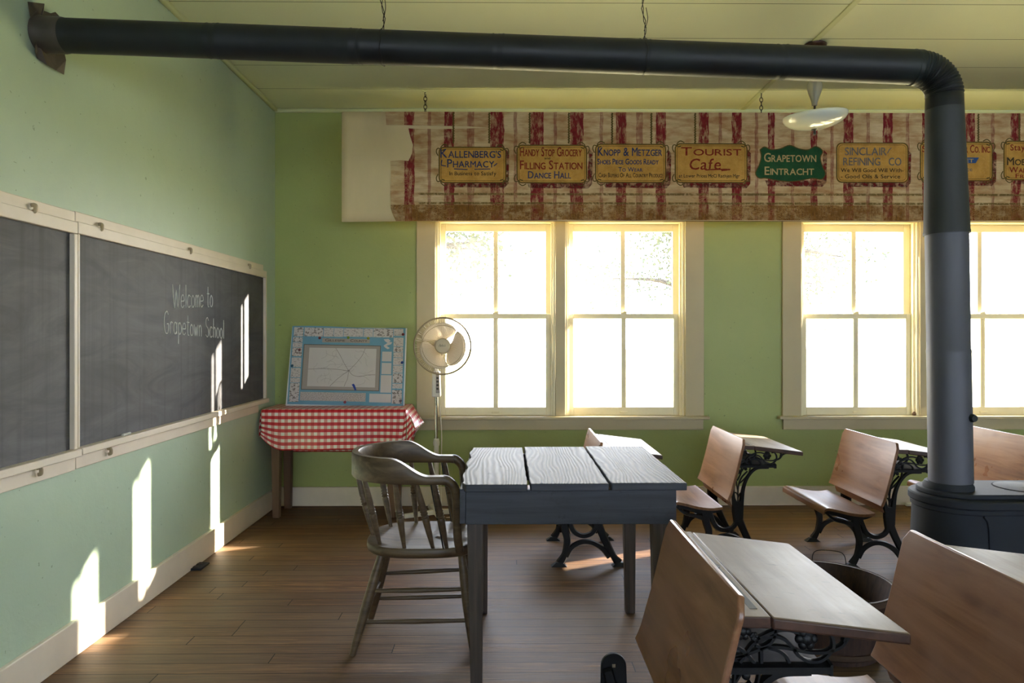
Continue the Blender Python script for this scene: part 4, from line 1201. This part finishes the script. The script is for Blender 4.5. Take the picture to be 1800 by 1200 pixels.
# plug and cord behind the stove
q = P(1598, 884, Y=5.2); q.z = 0.012
pc = MB(); pc.box(q.x - .02, q.x + .03, 5.195, 5.222, .002, .026)
t = thing('extension_cord', (q.x, 5.2, 0), 'white extension cord end lying on the floor by the far baseboard left of the stove', 'cord')
pc.build('plug', M['plastic'], t, bevel=.004)
MB().tube(smooth_path([(q.x + .03, 5.208, .012), (q.x + .12, 5.19, .006), (q.x + .35, 5.2, .006), (q.x + .7, 5.15, .006)], 6), .005, 7).build('cable', M['plastic'], t)

# ------------------------------------------------------------------ plank table
TT = 0.77
x0t, x1t, y0t, y1t = -0.168, 0.663, 2.497, 3.32
t = thing('plank_table', ((x0t + x1t) / 2, (y0t + y1t) / 2, 0), 'weathered blue-grey plank table standing in the middle by the armchair', 'table')
cuts = [(x0t, 0.079), (0.086, 0.377), (0.384, x1t)]
rnd = random.Random(4)
for i, (a_, b2) in enumerate(cuts):
    b = MB(); n = 26
    lf2 = [(a_ + rnd.uniform(0, .004) + (0.006 * math.sin(k * .8) if i == 0 else 0), y0t + (y1t - y0t) * k / n) for k in range(n + 1)]
    rt2 = [(b2 - rnd.uniform(0, .003), y0t + (y1t - y0t) * k / n) for k in range(n + 1)]
    if i == 0: lf2[0] = (a_ + .02, y0t)
    z1_ = TT - 0.003 * (i == 0) + .002 * (i == 2)
    vs, fs = [], []
    for (p_, q_) in zip(lf2, rt2):
        vs += [(p_[0], p_[1], z1_), (q_[0], q_[1], z1_), (q_[0], q_[1], z1_ - .028), (p_[0], p_[1], z1_ - .028)]
    for k in range(n):
        for e in range(4):
            fs.append((k * 4 + e, k * 4 + (e + 1) % 4, k * 4 + 4 + (e + 1) % 4, k * 4 + 4 + e))
    fs += [(3, 2, 1, 0), tuple(n * 4 + e for e in range(4))]
    b.add(vs, fs); po = b.build('plank', M['plank'], t, bevel=.003, smooth=30)
    po.data.materials.append(M['apron'])
    for q in po.data.polygons:
        if q.normal.z < .8: q.material_index = 1
    po.modifiers['bevel'].material = -1
za, zb2 = 0.616, TT - .0275
xa, xb2, ya, yb = -.150, .628, 2.515, 3.295
for (nm, args) in (('front_apron', (xa, xb2, ya, ya + .022, za, zb2)), ('rear_apron', (xa, xb2, yb - .022, yb, za, zb2)), ('side_apron', (xa - .022, xa, ya, yb, za + .002, zb2 + .004)), ('side_apron', (xb2 - .022, xb2, ya + .022, yb - .022, za, zb2))):
    MB().box(*args).build(nm, M['apron'], t, bevel=.002)
for (lx, ly) in ((-.118, 2.572), (.575, 2.572), (-.118, 3.235), (.580, 3.235)):
    h0, h1 = .031, .022
    MB().hexa([(lx - h1 + .006, ly - h1, 0), (lx + h1 + .006, ly - h1, 0), (lx + h1 + .006, ly + h1, 0), (lx - h1 + .006, ly + h1, 0)], [(lx - h0, ly - h0, za + .1), (lx + h0, ly - h0, za + .1), (lx + h0, ly + h0, za + .1), (lx - h0, ly + h0, za + .1)]).build('leg', M['table_leg'], t, bevel=.003)

# ------------------------------------------------------------------ captain's chair
cx0, cy0 = -0.35, 2.98
t = thing('captains_chair', (cx0, cy0, 0), 'dark wooden spindle-backed armchair pulled up to the plank table', 'chair')
CW = M['chair_wood']
def seat_pt(an, k=1.0):
    c, s_ = math.cos(an), math.sin(an); e = 0.72
    return (cx0 + math.copysign(abs(c) ** e, c) * .248 * k, cy0 + math.copysign(abs(s_) ** e, s_) * .212 * k)
b = MB(); n = 48; rings = [(0.0, .43, .9), (0, .405, .95), (0, .412, .985), (0, .425, 1.0), (0, .44, .995), (0, .446, .97)]
vs, fs = [], []
for (_, z_, k) in rings:
    for i in range(n):
        p = seat_pt(2 * math.pi * i / n, k); vs.append((p[0], p[1], z_ if k != .9 else .402))
for k_, z_ in ((.75, .440), (.5, .432), (.2, .436)):
    for i in range(n):
        an = 2 * math.pi * i / n; p = seat_pt(an, k_); vs.append((p[0], p[1], z_ + .006 * max(0, math.cos(an)) * (abs(math.sin(an)) < .35)))
nr = len(rings) + 3
for r_ in range(nr - 1):
    for i in range(n): fs.append((r_ * n + i, r_ * n + (i + 1) % n, (r_ + 1) * n + (i + 1) % n, (r_ + 1) * n + i))
fs += [tuple(range(n - 1, -1, -1)), tuple((nr - 1) * n + i for i in range(n))]
b.add(vs, fs); b.build('seat', CW, t, smooth=50)
# bow rail
def bow(sv):       # 0..1 from near arm front to far arm front
    if sv < .3: f = sv / .3; return Vector((-.245 - .175 * f, cy0 - .235 - .004 * math.sin(f * 3), 0))
    if sv > .7: f = (1 - sv) / .3; return Vector((-.245 - .175 * f, cy0 + .235 + .004 * math.sin(f * 3), 0))
    an = R(-90 - 180 * (sv - .3) / .4)
    return Vector((-.42 + .232 * math.cos(an), cy0 + .235 * math.sin(an), 0))
def smoothstep(a_, b2, x_): q = min(1, max(0, (x_ - a_) / (b2 - a_))); return q * q * (3 - 2 * q)
vs, fs = [], []; N = 96
for i in range(N + 1):
    sv = i / N; p = bow(sv)
    d = (bow(min(1, sv + .004)) - bow(max(0, sv - .004))).normalized(); nn = Vector((d.y, -d.x, 0))
    cr = 1 - smoothstep(-.47, -.31, p.x)
    top = .752 + .066 * cr - .004 * (1 - cr); bot = .716
    th = .024 - .008 * cr
    lean = .012 * cr
    q0 = p - nn * th; q1 = p + nn * th
    off = nn * lean
    ins = .2 * th
    ring = [q0 + Vector((0, 0, bot + .006)), q0 * 1 + nn * ins + Vector((0, 0, bot)), q1 - nn * ins + Vector((0, 0, bot)), q1 + Vector((0, 0, bot + .006)),
            q1 + Vector((0, 0, top - .007)) - off * 0, q1 - nn * ins + Vector((0, 0, top)), q0 + nn * ins + Vector((0, 0, top)), q0 + Vector((0, 0, top - .007))]
    vs += ring
for i in range(N):
    for k in range(8): fs.append((i * 8 + k, i * 8 + (k + 1) % 8, i * 8 + 8 + (k + 1) % 8, i * 8 + 8 + k))
fs += [tuple(range(7, -1, -1)), tuple(N * 8 + k for k in range(8))]
b = MB().add(vs, fs)
for s_ in (-1, 1):
    y_ = cy0 + s_ * .235
    pts = smooth_path([(-.255, y_, .732), (-.232, y_, .725), (-.206, y_ - s_ * .004, .69), (-.198, y_ - s_ * .014, .60), (-.198, y_ - s_ * .03, .50), (-.19, y_ - s_ * .045, .43)], 6)
    b.tube(pts, [.021 - .004 * i / len(pts) for i in range(len(pts))], 10, flat=1.0)
b.build('bow_rail', CW, t, smooth=45)
SP = [(0, .009), (.06, .010), (.22, .0125), (.36, .0145), (.40, .012), (.42, .0155), (.44, .012), (.46, .0155), (.48, .012), (.50, .016), (.52, .012), (.54, .0155), (.58, .0145), (.72, .0125), (.92, .0085), (1, .008)]
for sv in (.08, .20, .315, .40, .50, .60, .685, .80, .92):
    tp = bow(sv); tp.z = .722
    an = math.atan2((tp.y - cy0) / .235, (tp.x - (cx0)) / .30)
    bt = Vector((cx0 + (tp.x - cx0) * .80 + .012 + .05 * (sv < .3 or sv > .7), cy0 + (tp.y - cy0) * .80, .436))
    MB().lathe(bt, tp, [(1 - a_, r_) for a_, r_ in SP][::-1], 12).build('spindle', CW, t, smooth=60)
for s_, xa_ in ((-1, -.285), (1, -.285)):
    y_ = cy0 + s_ * .235
    MB().tube([(xa_ - .02, y_, .72), (xa_ + .03, y_ - s_ * .035, .44), (xa_ + .035, y_ - s_ * .04, .415)], .0032, 6).build('tie_rod', M['black'], t)
LG = [((-.52, 2.875), (-.632, 2.805)), ((-.52, 3.085), (-.626, 3.156)), ((-.19, 2.87), (-.135, 2.80)), ((-.19, 3.09), (-.135, 3.16))]
LP = [(0, .0125), (.05, .014), (.3, .019), (.5, .021), (.7, .020), (.9, .0165), (1, .0155)]
def leg_at(k, z_):
    (tx, ty), (bx_, by_) = LG[k]; f = z_ / .41; return Vector((bx_ + (tx - bx_) * f, by_ + (ty - by_) * f, z_))
for k in range(4): MB().lathe(leg_at(k, 0), leg_at(k, .412), LP, 14).build('leg', CW, t, smooth=60)
SR = [(0, .008), (.5, .0115), (1, .008)]
for (k0, k1, z0_, z1_) in ((0, 2, .128, .135), (0, 2, .248, .256), (1, 3, .105, .115), (1, 3, .228, .245), (0, 1, .19, .19), (2, 3, .19, .19)):
    MB().lathe(leg_at(k0, z0_), leg_at(k1, z1_), SR, 10).build('stretcher', CW, t, smooth=60)

# ------------------------------------------------------------------ school desks
DW = 0.60            # width of the woodwork
FYI = 0.245          # iron frames stand at +-FYI
E2 = lambda x_, y_: (.0613 + x_ * .000221, .6875 - y_ * .000221)
def frame(y):
    b = MB(); t_ = .011
    y0_, y1_ = y - t_, y + t_
    def st_(pts, w, thin=1.0, n=6): b.strip(pts, w, y - t_ * thin, y + t_ * thin, n)
    st_([(-.118, .245), (-.112, .21), (-.098, .15), (-.112, .07), (-.14, .018)], [.05, .046, .042, .036, .05])
    st_([(.062, .30), (.085, .22), (.125, .13), (.165, .055), (.195, .018)], [.055, .046, .042, .036, .05])
    st_([(-.105, .055), (-.075, .105), (-.02, .136), (.04, .134), (.10, .10), (.14, .05)], .03)
    st_([(-.10, .30), (-.085, .25), (-.058, .195), (-.008, .172), (.045, .19), (.07, .245), (.07, .31)], .03)
    for fx in (-.145, .2):
        b.hexa([(fx - .045, y - .022, 0), (fx + .045, y - .022, 0), (fx + .045, y + .022, 0), (fx - .045, y + .022, 0)], [(fx - .018, y - .012, .022), (fx + .018, y - .012, .022), (fx + .018, y + .012, .022), (fx - .018, y + .012, .022)])
    st_([(.07, .22), (.066, .28), (.062, .34)], [.05, .06, .05])
    st_([(.058, .31), (.046, .36), (.046, .42), (.064, .50), (.088, .60), (.100, .648)], [.04, .022, .014, .012, .013, .014])
    st_([(.085, .24), (.093, .34), (.106, .425), (.134, .49), (.18, .532), (.25, .540)], [.04, .030, .020, .018, .018, .024])
    st_([(.05, .546), (.29, .546)], .020, 1.8)
    st_([(.286, .546), (.292, .546)], .032, 1.8)
    # lower scrolls
    st_([(.072, .33), (.074, .42), (.092, .475), (.128, .515)], .007, .6)
    st_([(.072, .40), (.066, .43), (.062, .46)], .006, .6)
    st_([(.076, .44), (.105, .465), (.135, .50), (.145, .535)], .006, .6)
    st_([(.068, .46), (.088, .50), (.094, .54)], .006, .6)
    st_([(.072, .36), (.085, .385), (.096, .385)], .006, .6); st_([(.072, .37), (.062, .39), (.054, .388)], .006, .6)
    st_([(.072, .50), (.09, .51), (.11, .54)], .006, .6)
    for c in ((.080, .515), (.118, .528)): b.ball((c[0], y, c[1]), .010, 8, 6, (1, .7, 1))
    # upper scrolls
    for pts in ([(500, 205), (525, 300), (490, 400), (400, 450), (340, 430)], [(380, 360), (520, 300), (640, 288), (750, 315)],
                [(260, 490), (330, 410), (480, 350), (600, 370), (690, 450), (760, 540), (870, 590), (980, 568), (1070, 470), (1072, 370), (1020, 290), (950, 290)],
                [(100, 560), (280, 505), (440, 450), (580, 450), (700, 470), (850, 500), (1000, 500), (1060, 470)],
                [(1060, 490), (1160, 440), (1230, 350), (1310, 312), (1350, 308)], [(1180, 400), (1195, 320), (1150, 285)],
                [(460, 455), (560, 485), (630, 540), (660, 600)], [(110, 430), (200, 470), (280, 540), (330, 600)], [(395, 450), (395, 600)], [(90, 560), (150, 530), (230, 535), (190, 590)], [(290, 330), (360, 400)]):
        st_([E2(*p) for p in pts], .0085, .6, 5)
    return b
def seat_arm(y):
    b = MB()
    b.strip([(-.285, .312), (-.22, .302), (-.14, .285), (-.07, .284), (-.03, .295)], [.02, .03, .045, .03, .02], y - .010, y + .010, 6)
    b.strip([(-.122, .29), (-.116, .24)], .055, y - .011, y + .011, 3)
    b.strip([(-.29, .31), (-.24, .27), (-.18, .255), (-.13, .24)], [.012, .018, .022, .03], y - .009, y + .009, 6)
    return b
def rose(y, k):
    b = MB()
    x_, z_, r_ = ((*E2(215, 300), .0175), (*E2(820, 370), .023), (*E2(325, 345), .009))[k]
    b.ball((x_, y, z_), r_ * .75, 10, 8, (1, .9, 1))
    for q in range(6):
        a_ = q * 1.047
        b.ball((x_ + math.cos(a_) * r_ * .62, y - .004, z_ + math.sin(a_) * r_ * .62), r_ * .46, 8, 6, (1, .8, 1))
    if k == 1:
        x_, z_ = E2(820, 290); b.ball((x_, y, z_), .013, 8, 6, (.8, .7, 1.5))
    return b
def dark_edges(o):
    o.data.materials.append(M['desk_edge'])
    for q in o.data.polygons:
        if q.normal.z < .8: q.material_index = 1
def make_desk(loc, label):
    t = thing('school_desk', (0, 0, 0), label, 'desk', 'school desks with cast iron frames')
    hw = DW / 2
    # backrest: curved board
    pr = smooth_path([(-.012, .358), (.004, .395), (.020, .45), (.042, .53), (.066, .63), (.086, .712)], 5)
    vs, fs = [], []
    b = MB(); n = len(pr)
    th = .016
    for i, p in enumerate(pr):
        d = (pr[min(i + 1, n - 1)] - pr[max(i - 1, 0)]).normalized(); nn = Vector((d.y, -d.x)) * th
        zi = 0.022 * max(0, (i - n + 4)) / 3 if i > n - 5 else 0
        w_ = hw + .01 - (0.012 * max(0, i - (n - 3)) if i > n - 3 else 0)
        for (xx, zz_, yy) in ((p.x, p.y, -w_), (p.x, p.y, w_), (p.x + nn.x, p.y + nn.y, w_), (p.x + nn.x, p.y + nn.y, -w_)): vs.append((xx, yy, zz_))
    for i in range(n - 1):
        for k in range(4): fs.append((i * 4 + k, i * 4 + (k + 1) % 4, i * 4 + 4 + (k + 1) % 4, i * 4 + 4 + k))
    fs += [(3, 2, 1, 0), tuple((n - 1) * 4 + k for k in range(4))]
    b.add(vs, fs); b.build('backrest', M['desk_wood'], t, bevel=.004, smooth=50)
    b = MB(); b.strip([(.012, .372), (.016, .345), (.026, .315)], .012, -hw + .03, hw - .03, 4); b.build('lower_back_slat', M['desk_wood'], t)
    # seat
    pr = smooth_path([(-.318, .322), (-.312, .338), (-.29, .345), (-.24, .335), (-.17, .318), (-.10, .310), (-.045, .314), (-.03, .318)], 4)
    b = MB(); vs, fs = [], []; n = len(pr)
    for i, p in enumerate(pr):
        w_ = hw - .012
        for (yy, dz) in ((-w_, 0), (w_, 0), (w_, -.016), (-w_, -.016)): vs.append((p.x, yy, p.y + dz))
    for i in range(n - 1):
        for k in range(4): fs.append((i * 4 + k, i * 4 + (k + 1) % 4, i * 4 + 4 + (k + 1) % 4, i * 4 + 4 + k))
    fs += [(3, 2, 1, 0), tuple((n - 1) * 4 + k for k in range(4))]
    b.add(vs, fs); b.build('seat', M['seat_wood'], t, bevel=.004, smooth=50)
    # fixed ledge and sloping top
    MB().hexa([(.088, -hw, .650), (.150, -hw, .648), (.150, hw, .648), (.088, hw, .650)], [(.088, -hw, .674), (.150, -hw, .672), (.150, hw, .672), (.088, hw, .674)]).build('pen_ledge', M['desk_top'], t, bevel=.003)
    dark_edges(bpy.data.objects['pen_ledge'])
    MB().box(.120, .136, -hw + .04, hw - .04, .6715, .6735).build('pen_groove', M['dark'], t)
    MB().lathe((.118, .0, .6725), (.118, .0, .6746), [(0, .021), (1, .021)], 24).build('inkwell', M['black'], t)
    MB().hexa([(.152, -hw, .646), (.434, -hw, .613), (.434, hw, .613), (.152, hw, .646)], [(.152, -hw, .671), (.434, -hw, .637), (.434, hw, .637), (.152, hw, .671)]).build('desktop', M['desk_top'], t, bevel=.005)
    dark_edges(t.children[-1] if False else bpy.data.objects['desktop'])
    MB().box(.055, .275, -FYI, FYI, .551, .556).build('book_shelf', M['steel_shelf'], t)
    for y in (-FYI, FYI):
        f = frame(y).build('iron_side_frame', M['iron'], t, smooth=35)
        for k in range(3): rose(y, k).build('cast_rose', M['iron'], f, smooth=60)
        seat_arm(y).build('seat_arm', M['iron'], t, smooth=35)
    t.location = loc
    return t
da = make_desk((0.445, 4.125, 0), 'small iron-framed school desk behind the plank table, bright glare on its top')
dup(da, (1.285, 4.235, 0), 'small iron-framed school desk before the green wall between the two windows')
dup(da, (2.095, 4.09, 0), 'small iron-framed school desk just left of the stovepipe, seat seen in full')
dup(da, (3.0, 4.26, 0), 'small school desk behind the stove, only its brown back showing right of the stovepipe')
de = dup(da, (0.407, 1.77, 0), 'large school desk without a seat, nearest the plank table, worn pale top', 1.06, skip=('seat', 'seat_arm'))
dup(da, (1.073, 1.655, 0), 'large dark-backed school desk at the bottom right picture corner', 1.06)
for y in (-FYI, FYI):
    br_ = MB()
    pts = [(-.080 + .036 * math.cos(R(a_)), .302 + .036 * math.sin(R(a_))) for a_ in range(0, 181, 15)] + [(-.118, .18), (-.04, .18)]
    yy = y + 0.02
    br_.prism(pts, lambda u, v: Vector((u, yy - .006, v)), lambda u, v: Vector((u, yy + .006, v)))
    o = br_.build('seat_bracket', M['iron'], smooth=40, bevel=.002); o.parent = de; o.location = (0, 0, 0)
    h_ = MB().box(-.0845, -.0755, yy - .0075, yy + .0075, .300, .309).build('bolt_hole', M['desk_top']); h_.parent = o

# ------------------------------------------------------------------ basket
bc = Vector((1.36, 2.88, 0))
t = thing('bushel_basket', bc, 'dark round wooden basket on the floor between the desks and the stove', 'basket')
b = MB()
n = 40
def ringp(r, z_): return [bc + Vector((math.cos(2 * math.pi * k / n) * r, math.sin(2 * math.pi * k / n) * r, z_)) for k in range(n)]
rs = [(.20, .004), (.215, .1), (.235, .2), (.255, .275), (.247, .275), (.227, .2), (.207, .1), (.192, .014)]
vs, fs = [], []
for r_, z_ in rs: vs += ringp(r_, z_)
for i in range(len(rs) - 1):
    for k in range(n): fs.append((i * n + k, i * n + (k + 1) % n, (i + 1) * n + (k + 1) % n, (i + 1) * n + k))
fs += [tuple(range(n - 1, -1, -1)), tuple((len(rs) - 1) * n + k for k in range(n))]
b.add(vs, fs); b.build('staves', M['basket'], t, smooth=40)
for r_, z_, h_ in ((.258, .262, .014), (.238, .16, .012), (.213, .04, .012)):
    MB().lathe(bc + Vector((0, 0, z_ - h_)), bc + Vector((0, 0, z_ + h_)), [(0, r_ - .002), (.2, r_ + .003), (.8, r_ + .003), (1, r_)], 48, cap=False).build('hoop', M['baskethoop'], t, solid=.004)
MB().lathe(bc + Vector((0, 0, .15)), bc + Vector((0, 0, .165)), [(0, .214), (1, .219)], 48, cap=False).build('inner_hoop', M['baskethoop'], t, solid=.003)
hx = bc + Vector((.12, .215, .27))
MB().tube(smooth_path([hx + Vector((-.08, .02, -.02)), hx + Vector((-.07, .02, .05)), hx + Vector((.0, .015, .058)), hx + Vector((.055, .0, .045)), hx + Vector((.06, -.02, -.02))], 6), .0018, 6).build('wire_handle', M['wire'], t)

# small cone on the sill
q = P(1607, 726, Y=YF + .02)
tag(MB().lathe((q.x, YF + .02, ZS), (q.x, YF + .02, ZS + .03), [(0, .012), (.3, .017), (.6, .014), (1, .004)], 14).build('wooden_knob', M['tablewood'], origin=(q.x, YF + .02, ZS)), 'small brown knob standing on the right window sill beside the stovepipe', 'knob')

# ------------------------------------------------------------------ light
sun_d = bpy.data.lights.new('sun', 'SUN'); sun = bpy.data.objects.new('sun', sun_d); COL.objects.link(sun)
AZ, EL = R(24.3), math.atan(.292)
tos = Vector((math.cos(AZ) * math.cos(EL), math.sin(AZ) * math.cos(EL), math.sin(EL)))
sun.rotation_euler = tos.to_track_quat('Z', 'Y').to_euler()
sun_d.energy = 20.0; sun_d.color = (1.0, 0.90, 0.74); sun_d.angle = R(0.6)

w = bpy.data.worlds.new('sky'); S.world = w; w.use_nodes = True
nt = w.node_tree; bg = nt.nodes['Background']
N_ = nt.nodes.new
def wm(op, a_, b2=0.0, clamp=False):
    x_ = N_('ShaderNodeMath'); x_.operation = op; x_.use_clamp = clamp
    for i, v_ in enumerate((a_, b2)):
        if isinstance(v_, bpy.types.NodeSocket): nt.links.new(v_, x_.inputs[i])
        else: x_.inputs[i].default_value = v_
    return x_.outputs[0]
tc = N_('ShaderNodeTexCoord'); sx = N_('ShaderNodeSeparateXYZ'); nt.links.new(tc.outputs['Generated'], sx.inputs[0])
zr = N_('ShaderNodeValToRGB'); nt.links.new(sx.outputs['Z'], zr.inputs[0])
cr = zr.color_ramp
cr.elements[0].position = 0.0; cr.elements[0].color = (.95, .97, 1.0, 1)
cr.elements[1].position = 0.75; cr.elements[1].color = (.42, .58, .9, 1)
cr.elements.new(.3).color = (.80, .87, .98, 1)
dt = N_('ShaderNodeVectorMath'); dt.operation = 'DOT_PRODUCT'; nt.links.new(tc.outputs['Generated'], dt.inputs[0]); dt.inputs[1].default_value = Vector((tos.x, tos.y, 0)).normalized()
side = wm('MULTIPLY', wm('ADD', dt.outputs['Value'], 1.0), .5)
side = wm('POWER', side, 1.5)
ydir = wm('MULTIPLY', wm('ADD', sx.outputs['Y'], 1.0), .5, True)
stg = wm('ADD', wm('ADD', wm('MULTIPLY', side, 2.0), wm('MULTIPLY', wm('POWER', ydir, 2.0), 3.6)), 3.7)
tint = N_('ShaderNodeMix'); tint.data_type = 'RGBA'; nt.links.new(ydir, tint.inputs[0])
tint.inputs[6].default_value = (.78, .88, 1.0, 1); tint.inputs[7].default_value = (1, .98, .95, 1)
mul = N_('ShaderNodeMix'); mul.data_type = 'RGBA'; mul.blend_type = 'MULTIPLY'; mul.inputs[0].default_value = 1.0
nt.links.new(zr.outputs[0], mul.inputs[6]); nt.links.new(tint.outputs[2], mul.inputs[7])
nt.links.new(mul.outputs[2], bg.inputs['Color']); nt.links.new(stg, bg.inputs['Strength'])

S.view_settings.view_transform = 'Standard'
S.view_settings.look = 'None'
S.view_settings.gamma = 1.0
S.view_settings.exposure = 1.65
S.view_settings.use_curve_mapping = False
S.cycles.use_denoising = True
S.cycles.max_bounces = 10
S.cycles.diffuse_bounces = 6
S.cycles.transparent_max_bounces = 16
S.cycles.caustics_reflective = False
S.cycles.caustics_refractive = False
S.cycles.sample_clamp_indirect = 6.0
